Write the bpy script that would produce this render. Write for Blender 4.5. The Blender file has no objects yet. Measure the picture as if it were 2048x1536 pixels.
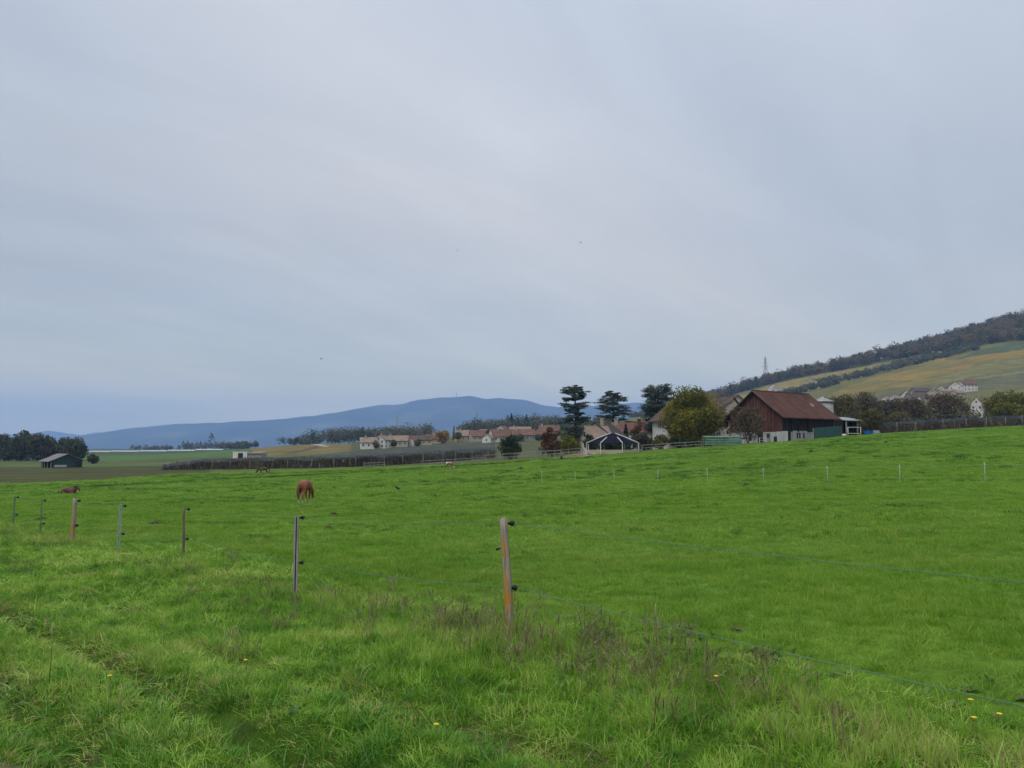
import bpy, math, random
import numpy as np
from mathutils import Vector, Matrix

R = math.radians
rnd = random.Random(7)
rng = np.random.default_rng(11)
SC = bpy.context.scene
COL = SC.collection

# ------------------------------------------------------------------ camera model (photo pixels 2048x1536)
F = 1560.0
HOR = 895.0
PITCH = math.atan((HOR - 768.0) / F)
SP, CP = math.sin(PITCH), math.cos(PITCH)
CAMZ = 1.6

def at(px, py, Y):
    a = (px - 1024.0) / F
    b = (768.0 - py) / F
    t = Y / (CP - b * SP)
    return Vector((a * t, Y, CAMZ + (SP + b * CP) * t))

def zrow(py, Y):
    return at(1024, py, Y).z

def px_of(X, Y):
    # column at the eye level
    return 1024.0 + F * (X / np.maximum(Y, 1e-3)) * CP

def proj(X, Y, Z):
    z = Z - CAMZ
    d = Y * CP + z * SP
    u = -Y * SP + z * CP
    d = np.maximum(d, 1e-3)
    return 1024 + F * X / d, 768 - F * u / d

# ------------------------------------------------------------------ terrain
PXC = [-300, 0, 200, 400, 600, 800, 1000, 1200, 1400, 1500, 1600, 1700, 1850, 2048, 2400]
ROWS = [
 (0.5, 'z', [-1.6] * 15),
 (3.0, 'z', [-1.6] * 15),
 (5.0, 'z', [-1.64, -1.64, -1.63, -1.62, -1.6, -1.6, -1.6, -1.59, -1.57, -1.56, -1.55, -1.55, -1.53, -1.53, -1.53]),
 (7.0, 'z', [-1.78, -1.78, -1.76, -1.73, -1.69, -1.65, -1.62, -1.6, -1.57, -1.56, -1.55, -1.54, -1.52, -1.5, -1.5]),
 (10., 'z', [-2.05, -2.05, -2.0, -1.93, -1.87, -1.83, -1.8, -1.78, -1.75, -1.73, -1.7, -1.7, -1.65, -1.6, -1.6]),
 (15., 'z', [-2.25, -2.2, -2.12, -2.05, -2.0, -2.0, -2.0, -2.0, -1.95, -1.9, -1.9, -1.85, -1.8, -1.75, -1.7]),
 (25., 'z', [-2.6, -2.55, -2.52, -2.5, -2.5, -2.45, -2.4, -2.35, -2.25, -2.2, -2.1, -2.05, -2, -1.9, -1.85]),
 (46., 'z', [-3.5, -3.4, -3.35, -3.3, -3.3, -3.15, -3, -2.8, -2.55, -2.4, -2.3, -2.2, -2.1, -2.0, -1.9]),
 (62., 'z', [-4.2, -4.1, -4, -3.9, -3.8, -3.6, -3.4, -3.2, -2.9, -2.75, -2.6, -2.5, -2.2, -1.8, -1.6]),
 (80., 'z', [-5, -4.9, -4.75, -4.6, -4.4, -4.2, -3.9, -3.5, -3.0, -2.6, -2.2, -2.0, -1.6, -1.1, -.7]),
 (110, 'p', [976, 974, 970, 966, 962, 955, 947, 935, 918, 910, 903, 897, 888, 876, 870]),
 (150, 'p', [957, 957, 954, 949, 943, 935, 923, 907, 893, 886, 880, 870, 861, 850, 846]),
 (175, 'p', [952, 950, 948, 944, 940, 933, 921, 907, 893, 886, 880, 870, 861, 850, 846]),
 (250, 'p', [937, 936, 935, 932, 928, 922, 913, 903, 892, 885, 880, 871, 861, 850, 846]),
 (350, 'p', [927, 927, 926, 920, 912, 905, 897, 890, 884, 878, 872, 866, 857, 848, 844]),
 (500, 'p', [917, 916, 914, 908, 887, 888, 878, 868, 862, 856, 848, 838, 828, 818, 810]),
 (700, 'p', [910, 909, 908, 905, 889, 884, 870, 860, 850, 830, 812, 795, 782, 768, 750]),
 (900, 'p', [906, 905, 904, 902, 892, 880, 865, 852, 836, 806, 788, 764, 735, 700, 680]),
 (1000, 'p', [905, 904, 903, 902, 893, 880, 863, 848, 825, 795, 780, 768, 728, 680, 660]),
 (1200, 'p', [903, 903, 902, 901, 895, 882, 862, 846, 815, 778, 758, 746, 715, 660, 640]),
 (1400, 'p', [902, 902, 901, 900, 896, 885, 866, 848, 808, 771, 740, 719, 680, 614, 566]),
 (1800, 'p', [901, 901, 900, 900, 898, 892, 884, 875, 855, 840, 825, 815, 800, 780, 760]),
 (2600, 'p', [899] * 12 + [895, 890, 885]),
 (7000, 'p', [896.6] * 15),
 (30000, 'p', [895.4] * 15),
]
_phi = np.array([math.atan((p - 1024) / (F * CP)) for p in PXC])
_ly = np.log(np.array([r[0] for r in ROWS]))
_tab = np.array([[(v if k == 'z' else zrow(v, y) - CAMZ) for v in vals] for (y, k, vals) in ROWS], float)
NPH, NLY = 260, 420
_gph = np.linspace(-0.95, 0.95, NPH)
_gly = np.linspace(math.log(0.5), math.log(30000), NLY)
# resample (values divided by Y^0.5 so that the blur stays even) then smooth
_t1 = np.array([np.interp(_gph, _phi, row) for row in _tab])
_g = np.array([np.interp(_gly, _ly, _t1[:, j]) for j in range(NPH)]).T
_w = np.exp(_gly * 0.8)[:, None]
_g = _g / _w
def _blur(a, s, axis):
    n = int(3 * s) + 1
    k = np.exp(-0.5 * (np.arange(-n, n + 1) / s) ** 2); k /= k.sum()
    pad = [(0, 0), (0, 0)]; pad[axis] = (n, n)
    b = np.pad(a, pad, mode='edge')
    return np.apply_along_axis(lambda m: np.convolve(m, k, mode='valid'), axis, b)
_g = _blur(_blur(_g, 4.5, 1), 2.6, 0)
_g = _g * _w

def _h2(ix, iy, seed):
    n = (ix * 374761393 + iy * 668265263 + seed * 974634311) & 0xffffffff
    n = ((n ^ (n >> 13)) * 1274126177) & 0xffffffff
    return ((n ^ (n >> 16)) & 0xffff) / 65535.0
def vnoise(x, y, seed=0):
    x = np.asarray(x, float); y = np.asarray(y, float)
    ix = np.floor(x).astype(np.int64); iy = np.floor(y).astype(np.int64)
    fx = x - ix; fy = y - iy
    fx = fx * fx * (3 - 2 * fx); fy = fy * fy * (3 - 2 * fy)
    a = _h2(ix, iy, seed); b = _h2(ix + 1, iy, seed); c = _h2(ix, iy + 1, seed); d = _h2(ix + 1, iy + 1, seed)
    return (a * (1 - fx) + b * fx) * (1 - fy) + (c * (1 - fx) + d * fx) * fy
def fbm(x, y, seed=0, o=3):
    s = 0; a = .5; t = 0
    for i in range(o):
        s = s + a * vnoise(x * 2 ** i, y * 2 ** i, seed + i * 17); t += a; a *= .5
    return s / t

def seg_dist(X, Y, pts):
    best = np.full(np.shape(X), 1e9)
    for (x0, y0), (x1, y1) in zip(pts[:-1], pts[1:]):
        dx, dy = x1 - x0, y1 - y0
        t = np.clip(((X - x0) * dx + (Y - y0) * dy) / (dx * dx + dy * dy), 0, 1)
        best = np.minimum(best, np.hypot(X - x0 - t * dx, Y - y0 - t * dy))
    return best

FENCE = [(9.5, -4.6), (3.72, 2.4), (-.05, 6.9), (-2.8, 10.06), (-6.3, 15.0), (-8.55, 17.0), (-11.0, 19.5), (-13.3, 22.2), (-16.1, 25.2), (-22, 31.5), (-30, 40), (-45, 56)]
def fence_side(X, Y):
    """>0 on the pasture side, metres from the fence"""
    d = seg_dist(X, Y, FENCE)
    fx = np.array([p[0] for p in FENCE][::-1]); fy = np.array([p[1] for p in FENCE][::-1])
    yl = np.interp(X, fx, fy)
    return np.where(Y > yl, d, -d)
RUT1 = [(1.5, 1.2), (-.55, 3.5), (-1.09, 4.2), (-1.6, 4.75), (-2.06, 5.15), (-2.98, 6.16), (-4.6, 7.9), (-7.2, 10.6)]
RUT2 = [(-.6, 1.9), (-1.9, 3.7), (-2.35, 4.35), (-2.9, 4.9), (-4.2, 6.2), (-6.6, 8.8)]
RUT3 = [(.4, 4.0), (-.7, 4.95), (-1.7, 5.75), (-2.4, 6.5), (-3.9, 8.2), (-6, 11)]

def ground(X, Y):
    X = np.asarray(X, float); Y = np.asarray(Y, float)
    r = np.hypot(X, Y)
    ph = np.arctan2(X, Y)
    phc = np.clip(ph, -0.93, 0.93)
    ye = np.maximum(np.where(np.abs(ph) < .93, Y, r * math.cos(.93)), .55)
    u = (phc + .95) / 1.9 * (NPH - 1)
    v = (np.log(ye) - _gly[0]) / (_gly[-1] - _gly[0]) * (NLY - 1)
    v = np.clip(v, 0, NLY - 1.001)
    i = np.floor(u).astype(int); j = np.floor(v).astype(int)
    fu = u - i; fv = v - j
    z = (_g[j, i] * (1 - fu) + _g[j, i + 1] * fu) * (1 - fv) + (_g[j + 1, i] * (1 - fu) + _g[j + 1, i + 1] * fu) * fv
    # behind the viewer the path side runs level
    back = np.clip((np.abs(ph) - 1.2) / .6, 0, 1)
    z = z * (1 - back) + (-1.6) * back
    amp = np.clip(r / 60, .35, 1) * np.clip(1.6 - r / 300, 0, 1)
    z = z + amp * (.16 * (fbm(X * .22, Y * .22, 3) - .5) + .07 * (vnoise(X * .9, Y * .9, 9) - .5))
    near = r < 14
    z = z - np.where(near, .19 * np.exp(-(seg_dist(X, Y, RUT1) / .15) ** 2) * (.5 + .9 * vnoise(X * .9, Y * .9, 19)) + .13 * np.exp(-(seg_dist(X, Y, RUT2) / .18) ** 2) + .05 * np.exp(-(seg_dist(X, Y, RUT3) / .14) ** 2), 0)
    return z + CAMZ
def gz(x, y):
    return float(ground(np.array([x]), np.array([y]))[0])
def gp(px, Y, dz=0.0):
    """ground point under photo column px at depth Y"""
    z = CAMZ
    for _ in range(3):
        d = Y * CP + (z - CAMZ) * SP
        X = (px - 1024) / F * d
        z = gz(X, Y)
    return Vector((X, Y, z + dz))

# ------------------------------------------------------------------ object helpers
def tag(o, label=None, cat=None, group=None, kind=None):
    if label: o['label'] = label
    if cat: o['category'] = cat
    if group: o['group'] = group
    if kind: o['kind'] = kind
    return o
def thing(name, label, cat, loc=(0, 0, 0), rz=0.0, group=None):
    o = bpy.data.objects.new(name, None); COL.objects.link(o)
    o.empty_display_size = .2
    o.location = loc; o.rotation_euler = (0, 0, rz)
    return tag(o, label, cat, group)
def link(name, me, mats=None, parent=None, loc=None):
    o = bpy.data.objects.new(name, me); COL.objects.link(o)
    if mats is not None:
        for m in (mats if isinstance(mats, (list, tuple)) else [mats]):
            me.materials.append(m)
    if parent is not None: o.parent = parent
    if loc is not None: o.location = loc
    return o
def copy_tree(o, parent=None):
    c = o.copy(); COL.objects.link(c)
    if parent is not None: c.parent = parent
    for ch in list(o.children):
        copy_tree(ch, c)
    return c
def mesh_quads(V, Q, att=None, smooth=False, name='mesh'):
    me = bpy.data.meshes.new(name)
    V = np.ascontiguousarray(V, np.float32); Q = np.ascontiguousarray(Q, np.int32)
    me.vertices.add(len(V)); me.vertices.foreach_set('co', V.ravel())
    k = Q.shape[1]
    me.loops.add(Q.size); me.loops.foreach_set('vertex_index', Q.ravel())
    me.polygons.add(len(Q))
    me.polygons.foreach_set('loop_start', np.arange(0, Q.size, k, dtype=np.int32))
    if smooth:
        me.polygons.foreach_set('use_smooth', np.ones(len(Q), bool))
    me.update(calc_edges=True)
    if att is not None:
        a = me.attributes.new('rnd', 'FLOAT', 'FACE')
        a.data.foreach_set('value', np.ascontiguousarray(att, np.float32))
    return me

class MB:
    """collects boxes, tubes, lathes into one mesh"""
    def __init__(self): self.v = []; self.f = []; self.mi = []; self.sm = []
    def add(self, vs, fs, mi=0, sm=False):
        b = len(self.v)
        self.v += [tuple(p) for p in vs]
        for f in fs:
            self.f.append(tuple(b + i for i in f)); self.mi.append(mi); self.sm.append(sm)
    def box(self, c, s, mi=0, rz=0.0, rx=0.0, ry=0.0):
        M = Matrix.Translation(c) @ Matrix.Rotation(rz, 4, 'Z') @ Matrix.Rotation(ry, 4, 'Y') @ Matrix.Rotation(rx, 4, 'X')
        vs = [M @ Vector((sx * s[0] / 2, sy * s[1] / 2, sz * s[2] / 2)) for sz in (-1, 1) for sy in (-1, 1) for sx in (-1, 1)]
        self.add(vs, [(0, 2, 3, 1), (4, 5, 7, 6), (0, 1, 5, 4), (2, 6, 7, 3), (0, 4, 6, 2), (1, 3, 7, 5)], mi)
    def tube(self, pts, rad, n=6, mi=0, sm=True, cap=True):
        pts = [Vector(p) for p in pts]
        rads = rad if isinstance(rad, (list, tuple)) else [rad] * len(pts)
        rings = []
        up = Vector((0.13, .31, 1)).normalized()
        for i, p in enumerate(pts):
            d = (pts[min(i + 1, len(pts) - 1)] - pts[max(i - 1, 0)])
            d = d.normalized() if d.length > 1e-9 else Vector((0, 0, 1))
            a = d.cross(up)
            if a.length < .05: a = d.cross(Vector((1, 0, .1)))
            a.normalize(); b = d.cross(a)
            rings.append([p + (a * math.cos(2 * math.pi * k / n) + b * math.sin(2 * math.pi * k / n)) * rads[i] for k in range(n)])
        vs = [q for r in rings for q in r]
        fs = [(i * n + k, i * n + (k + 1) % n, (i + 1) * n + (k + 1) % n, (i + 1) * n + k) for i in range(len(pts) - 1) for k in range(n)]
        if cap:
            fs.append(tuple(range(n - 1, -1, -1))); fs.append(tuple((len(pts) - 1) * n + k for k in range(n)))
        self.add(vs, fs, mi, sm)
    def mesh(self, name='mesh'):
        me = bpy.data.meshes.new(name)
        me.from_pydata(self.v, [], self.f)
        me.polygons.foreach_set('material_index', self.mi)
        me.polygons.foreach_set('use_smooth', self.sm)
        me.update()
        return me
    def build(self, name, mats, parent=None, loc=None):
        return link(name, self.mesh(name), mats, parent, loc)

# ------------------------------------------------------------------ materials
def new_mat(name):
    m = bpy.data.materials.new(name); m.use_nodes = True
    m.node_tree.nodes.clear()
    return m, m.node_tree.nodes, m.node_tree.links
def ramp(N, stops):
    r = N.new('ShaderNodeValToRGB')
    e = r.color_ramp.elements
    while len(e) > 1: e.remove(e[-1])
    e[0].position = stops[0][0]; e[0].color = (*stops[0][1], 1)
    for p, c in stops[1:]:
        k = e.new(p); k.color = (*c, 1)
    return r
def pm(name, c1, c2=None, rough=.8, scale=3.0, bump=0.0, stretch=(1, 1, 1), metallic=0.0, spec=.3, detail=4, c3=None):
    """general noise-mottled surface in object space"""
    m, N, L = new_mat(name)
    out = N.new('ShaderNodeOutputMaterial'); b = N.new('ShaderNodeBsdfPrincipled')
    L.new(b.outputs[0], out.inputs[0])
    b.inputs['Roughness'].default_value = rough; b.inputs['Metallic'].default_value = metallic
    b.inputs['Specular IOR Level'].default_value = spec
    tc = N.new('ShaderNodeTexCoord'); mp = N.new('ShaderNodeMapping'); mp.inputs['Scale'].default_value = stretch
    nz = N.new('ShaderNodeTexNoise'); nz.inputs['Scale'].default_value = scale; nz.inputs['Detail'].default_value = detail
    L.new(tc.outputs['Object'], mp.inputs[0]); L.new(mp.outputs[0], nz.inputs['Vector'])
    c2 = c2 or tuple(x * .75 for x in c1)
    st = [(.33, c2), (.67, c1)] if c3 is None else [(.3, c2), (.5, c1), (.68, c3)]
    r = ramp(N, st)
    L.new(nz.outputs['Fac'], r.inputs[0]); L.new(r.outputs[0], b.inputs['Base Color'])
    if bump:
        bp = N.new('ShaderNodeBump'); bp.inputs['Strength'].default_value = bump; bp.inputs['Distance'].default_value = .05
        L.new(nz.outputs['Fac'], bp.inputs['Height']); L.new(bp.outputs[0], b.inputs['Normal'])
    return m
def plank_mat(name, c1, c2, width=.18, axis='X', rough=.85, gap=.06):
    """vertical boards: wave bands with per-board tone"""
    m, N, L = new_mat(name)
    out = N.new('ShaderNodeOutputMaterial'); b = N.new('ShaderNodeBsdfPrincipled'); L.new(b.outputs[0], out.inputs[0])
    b.inputs['Roughness'].default_value = rough; b.inputs['Specular IOR Level'].default_value = .2
    tc = N.new('ShaderNodeTexCoord'); sep = N.new('ShaderNodeSeparateXYZ'); L.new(tc.outputs['Object'], sep.inputs[0])
    ad = N.new('ShaderNodeMath'); ad.operation = 'ADD'; L.new(sep.outputs['X'], ad.inputs[0]); L.new(sep.outputs['Y'], ad.inputs[1])
    if axis == 'Z': src = sep.outputs['Z']
    else: src = ad.outputs[0]
    dv = N.new('ShaderNodeMath'); dv.operation = 'DIVIDE'; L.new(src, dv.inputs[0]); dv.inputs[1].default_value = width
    fl = N.new('ShaderNodeMath'); fl.operation = 'FLOOR'; L.new(dv.outputs[0], fl.inputs[0])
    wn = N.new('ShaderNodeTexWhiteNoise'); wn.noise_dimensions = '1D'; L.new(fl.outputs[0], wn.inputs['W'])
    nz = N.new('ShaderNodeTexNoise'); nz.inputs['Scale'].default_value = .8; nz.inputs['Detail'].default_value = 5
    mp = N.new('ShaderNodeMapping'); mp.inputs['Scale'].default_value = (3, 3, .7); L.new(tc.outputs['Object'], mp.inputs[0]); L.new(mp.outputs[0], nz.inputs['Vector'])
    mx = N.new('ShaderNodeMath'); mx.operation = 'MULTIPLY_ADD'; L.new(wn.outputs['Value'], mx.inputs[0]); mx.inputs[1].default_value = .45; L.new(nz.outputs['Fac'], mx.inputs[2])
    r = ramp(N, [(.35, c2), (.95, c1)]); L.new(mx.outputs[0], r.inputs[0])
    L.new(r.outputs[0], b.inputs['Base Color'])
    fr = N.new('ShaderNodeMath'); fr.operation = 'FRACT'; L.new(dv.outputs[0], fr.inputs[0])
    gt = N.new('ShaderNodeMath'); gt.operation = 'GREATER_THAN'; gt.inputs[1].default_value = gap; L.new(fr.outputs[0], gt.inputs[0])
    bp = N.new('ShaderNodeBump'); bp.inputs['Strength'].default_value = .8; bp.inputs['Distance'].default_value = .03
    L.new(gt.outputs[0], bp.inputs['Height']); L.new(bp.outputs[0], b.inputs['Normal'])
    return m
def tile_mat(name, c1, c2, c3):
    """roof tiles: courses across the slope with stains"""
    m, N, L = new_mat(name)
    out = N.new('ShaderNodeOutputMaterial'); b = N.new('ShaderNodeBsdfPrincipled'); L.new(b.outputs[0], out.inputs[0])
    b.inputs['Roughness'].default_value = .9; b.inputs['Specular IOR Level'].default_value = .08
    tc = N.new('ShaderNodeTexCoord')
    nz = N.new('ShaderNodeTexNoise'); nz.inputs['Scale'].default_value = .45; nz.inputs['Detail'].default_value = 6; nz.inputs['Roughness'].default_value = .65
    L.new(tc.outputs['Object'], nz.inputs['Vector'])
    n2 = N.new('ShaderNodeTexNoise'); n2.inputs['Scale'].default_value = 5; n2.inputs['Detail'].default_value = 2
    L.new(tc.outputs['Object'], n2.inputs['Vector'])
    mx = N.new('ShaderNodeMath'); mx.operation = 'MULTIPLY_ADD'; L.new(n2.outputs['Fac'], mx.inputs[0]); mx.inputs[1].default_value = .35; L.new(nz.outputs['Fac'], mx.inputs[2])
    r = ramp(N, [(.48, c2), (.66, c1), (.85, c3)]); L.new(mx.outputs[0], r.inputs[0]); L.new(r.outputs[0], b.inputs['Base Color'])
    wv = N.new('ShaderNodeTexWave'); wv.bands_direction = 'Z'; wv.inputs['Scale'].default_value = 1.4; wv.inputs['Distortion'].default_value = .6
    L.new(tc.outputs['Object'], wv.inputs['Vector'])
    bp = N.new('ShaderNodeBump'); bp.inputs['Strength'].default_value = .7; bp.inputs['Distance'].default_value = .06
    L.new(wv.outputs['Fac'], bp.inputs['Height']); L.new(bp.outputs[0], b.inputs['Normal'])
    return m
def leaf_mat(name, stops, trans=.25):
    m, N, L = new_mat(name)
    out = N.new('ShaderNodeOutputMaterial')
    at_ = N.new('ShaderNodeAttribute'); at_.attribute_name = 'rnd'
    r = ramp(N, stops); L.new(at_.outputs['Fac'], r.inputs[0])
    d = N.new('ShaderNodeBsdfDiffuse'); t = N.new('ShaderNodeBsdfTranslucent'); mx = N.new('ShaderNodeMixShader')
    mx.inputs[0].default_value = trans
    L.new(r.outputs[0], d.inputs[0]); L.new(r.outputs[0], t.inputs[0])
    L.new(d.outputs[0], mx.inputs[1]); L.new(t.outputs[0], mx.inputs[2]); L.new(mx.outputs[0], out.inputs[0])
    return m
def grass_mat(name, stops, dry=(.22, .19, .08), sc=.55, trans=.3, spread=.2):
    m, N, L = new_mat(name)
    out = N.new('ShaderNodeOutputMaterial')
    ge = N.new('ShaderNodeNewGeometry')
    nz = N.new('ShaderNodeTexNoise'); nz.inputs['Scale'].default_value = sc; nz.inputs['Detail'].default_value = 4; nz.inputs['Roughness'].default_value = .6
    L.new(ge.outputs['Position'], nz.inputs['Vector'])
    a1 = N.new('ShaderNodeAttribute'); a1.attribute_type = 'INSTANCER'; a1.attribute_name = 'rnd'
    a2 = N.new('ShaderNodeAttribute'); a2.attribute_type = 'INSTANCER'; a2.attribute_name = 'dry'
    b1 = N.new('ShaderNodeAttribute'); b1.attribute_name = 'rnd'
    nb = N.new('ShaderNodeTexNoise'); nb.inputs['Scale'].default_value = 3.2; nb.inputs['Detail'].default_value = 3; L.new(ge.outputs['Position'], nb.inputs['Vector'])
    bl = N.new('ShaderNodeMix'); bl.data_type = 'FLOAT'; bl.inputs[0].default_value = .4; L.new(nz.outputs['Fac'], bl.inputs[2]); L.new(nb.outputs['Fac'], bl.inputs[3])
    ex = N.new('ShaderNodeMapRange'); ex.clamp = False; L.new(bl.outputs[0], ex.inputs[0]); ex.inputs[1].default_value = .35; ex.inputs[2].default_value = .65; ex.inputs[3].default_value = .5 - spread; ex.inputs[4].default_value = .5 + spread
    s1 = N.new('ShaderNodeMath'); s1.operation = 'MULTIPLY_ADD'; L.new(a1.outputs['Fac'], s1.inputs[0]); s1.inputs[1].default_value = .25; L.new(ex.outputs[0], s1.inputs[2])
    s2 = N.new('ShaderNodeMath'); s2.operation = 'MULTIPLY_ADD'; L.new(b1.outputs['Fac'], s2.inputs[0]); s2.inputs[1].default_value = .2; L.new(s1.outputs[0], s2.inputs[2])
    r = ramp(N, stops); L.new(s2.outputs[0], r.inputs[0])
    # dead blades: share given by the tuft's dryness
    lt = N.new('ShaderNodeMath'); lt.operation = 'LESS_THAN'; L.new(b1.outputs['Fac'], lt.inputs[0]); L.new(a2.outputs['Fac'], lt.inputs[1])
    mc = N.new('ShaderNodeMix'); mc.data_type = 'RGBA'; L.new(lt.outputs[0], mc.inputs[0]); L.new(r.outputs[0], mc.inputs[6]); mc.inputs[7].default_value = (*dry, 1)
    d = N.new('ShaderNodeBsdfDiffuse'); t = N.new('ShaderNodeBsdfTranslucent'); mx = N.new('ShaderNodeMixShader'); mx.inputs[0].default_value = trans
    g = N.new('ShaderNodeBsdfGlossy'); g.inputs['Roughness'].default_value = .5; g.inputs['Color'].default_value = (.8, .9, 1, 1)
    m2 = N.new('ShaderNodeMixShader'); m2.inputs[0].default_value = .02
    L.new(mc.outputs[2], d.inputs[0]); L.new(mc.outputs[2], t.inputs[0])
    L.new(d.outputs[0], mx.inputs[1]); L.new(t.outputs[0], mx.inputs[2])
    L.new(mx.outputs[0], m2.inputs[1]); L.new(g.outputs[0], m2.inputs[2]); L.new(m2.outputs[0], out.inputs[0])
    return m

M = {}
M['white_render'] = pm('white_render', (.58, .57, .53), (.46, .45, .41), scale=.8)
M['cream_render'] = pm('cream_render', (0.364, 0.322, 0.252), (0.294, 0.259, 0.196), scale=.8)
M['stone'] = pm('stone_rubble', (0.315, 0.285, 0.232), (0.180, 0.158, 0.128), scale=2.2, bump=.4, c3=(0.375, 0.345, 0.285))
M['grey_render'] = pm('grey_render', (0.231, 0.224, 0.210), (0.175, 0.168, 0.154), scale=.9)
M['red_tile'] = tile_mat('red_tile', (.130, .072, .055), (.090, .054, .044), (.175, .11, .085))
M['orange_tile'] = tile_mat('orange_tile', (.165, .088, .058), (.12, .066, .046), (.21, .125, .09))
M['pale_tile'] = tile_mat('pale_tile', (.205, .155, .122), (.15, .115, .093), (.25, .20, .165))
M['brown_tile'] = tile_mat('brown_tile', (0.083, 0.060, 0.049), (0.056, 0.044, 0.038), (0.120, 0.090, 0.075))
M['dark_tile'] = tile_mat('dark_tile', (.055, .05, .05), (.04, .038, .038), (.08, .072, .07))
M['barn_tile'] = tile_mat('barn_tile', (.078, .037, .030), (.055, .031, .027), (.10, .052, .038))
M['barn_wood'] = plank_mat('barn_wood', (.115, .046, .037), (.034, .015, .013), .24)
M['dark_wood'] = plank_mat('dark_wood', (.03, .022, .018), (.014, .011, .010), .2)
M['white_board'] = plank_mat('white_board', (.42, .42, .43), (.30, .30, .31), .22)
M['green_board'] = plank_mat('green_board', (.036, .092, .085), (.022, .062, .058), .28)
M['pale_green'] = pm('pale_green_paint', (.15, .27, .20), (.09, .18, .135), scale=1.2)
M['concrete'] = pm('concrete', (.34, .33, .29), (.26, .25, .22), scale=1.2, bump=.2)
M['tin'] = pm('tin_sheet', (0.272, 0.280, 0.288), (0.192, 0.200, 0.200), rough=.45, scale=.8, metallic=.35)
M['tin_green'] = plank_mat('tin_green', (.028, .060, .052), (.020, .045, .04), .3)
M['glass'] = pm('window_glass', (.03, .035, .04), (.02, .024, .03), rough=.15, spec=.6)
M['dark'] = pm('dark_opening', (.012, .011, .010), (.008, .008, .007))
M['frame'] = pm('window_frame', (.5, .48, .44), (.42, .4, .36), scale=4)
M['shutter'] = pm('shutter_paint', (.08, .05, .035), (.06, .04, .03), scale=4)
M['old_tin'] = pm('old_tin', (.17, .17, .165), (.11, .11, .105), rough=.8, scale=.7)
M['navy_fabric'] = pm('navy_fabric', (.014, .014, .024), (.009, .009, .016), rough=1.0, scale=1.2, spec=.02)
M['white_metal'] = pm('white_metal', (0.528, 0.528, 0.512), (0.440, 0.440, 0.424), rough=.5, scale=3)
M['blue_plastic'] = pm('blue_plastic', (.02, .16, .55), (.015, .12, .45), rough=.4, scale=2)
M['grey_wood'] = pm('grey_wood', (.36, .33, .29), (.22, .2, .17), scale=6, stretch=(1, 1, .15), bump=.3)
M['pale_rail'] = pm('pale_rail', (.27, .26, .23), (.18, .17, .15), scale=3)
M['sand'] = pm('sand', (.36, .31, .24), (.3, .26, .2), scale=.7)
M['bark'] = pm('bark', (.075, .06, .045), (.04, .033, .026), scale=4, stretch=(1, 1, .3), bump=.4)
M['pale_bark'] = pm('pale_bark', (.17, .15, .12), (.1, .088, .07), scale=4, stretch=(1, 1, .3))
M['steel'] = pm('galvanised_steel', (.30, .33, .37), (.25, .28, .31), rough=.6, scale=2)
M['black_plastic'] = pm('black_plastic', (.014, .014, .014), (.009, .009, .009), rough=.4)
M['wire'] = pm('green_rope', (.11, .23, .165), (.08, .17, .125), rough=.7, scale=60)
M['soil'] = pm('dark_soil', (.028, .02, .014), (.014, .011, .008), scale=9, bump=.8)

L_DEC = leaf_mat('foliage_autumn_green', [(0, (.06, .07, .016)), (.35, (.115, .125, .023)), (.6, (.185, .175, .03)), (.85, (.26, .21, .038)), (1, (.31, .21, .045))], .4)
L_CED = leaf_mat('foliage_cedar', [(0, (.028, .042, .033)), (.5, (.055, .078, .056)), (1, (.095, .118, .078))], .2)
L_FIR = leaf_mat('foliage_fir', [(0, (.012, .022, .014)), (.6, (.025, .04, .022)), (1, (.04, .06, .03))], .12)
L_BRN = leaf_mat('foliage_brown', [(0, (.075, .058, .04)), (.5, (.12, .094, .062)), (1, (.17, .135, .085))], .3)
L_RED = leaf_mat('foliage_russet', [(0, (.06, .03, .02)), (.5, (.10, .052, .032)), (1, (.14, .085, .045))], .2)
L_YEL = leaf_mat('foliage_yellow_green', [(0, (.06, .065, .014)), (.5, (.125, .125, .024)), (1, (.2, .19, .04))])
L_ORA = leaf_mat('foliage_orange', [(0, (.16, .09, .03)), (.5, (.26, .155, .05)), (1, (.34, .22, .08))])
L_DKG = leaf_mat('foliage_dark_green', [(0, (.014, .022, .012)), (.5, (.03, .048, .02)), (1, (.055, .08, .03))], .2)
L_GRV = leaf_mat('foliage_grove', [(0, (.042, .048, .034)), (.5, (.07, .078, .048)), (.85, (.10, .092, .055)), (1, (.12, .092, .055))], .25)  # grove tone, lightened to put some distance haze into the colour
L_OLI = leaf_mat('foliage_olive', [(0, (.07, .064, .028)), (.5, (.115, .104, .045)), (1, (.165, .145, .065))], .3)
L_WOOD = leaf_mat('foliage_far_wood', [(0, (.045, .052, .03)), (.25, (.078, .08, .042)), (.55, (.13, .108, .06)), (.8, (.18, .125, .068)), (1, (.21, .125, .058))], .3)
L_HAZED = leaf_mat('foliage_hazed_wood', [(0, (.05, .062, .046)), (.35, (.085, .098, .068)), (.7, (.125, .125, .085)), (1, (.17, .15, .095))], .3)  # paler, greyer wood tone: distance haze put into the leaf colour
M['red_roof'] = tile_mat('red_roof', (.19, .075, .052), (.14, .06, .045), (.24, .11, .08))

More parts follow.
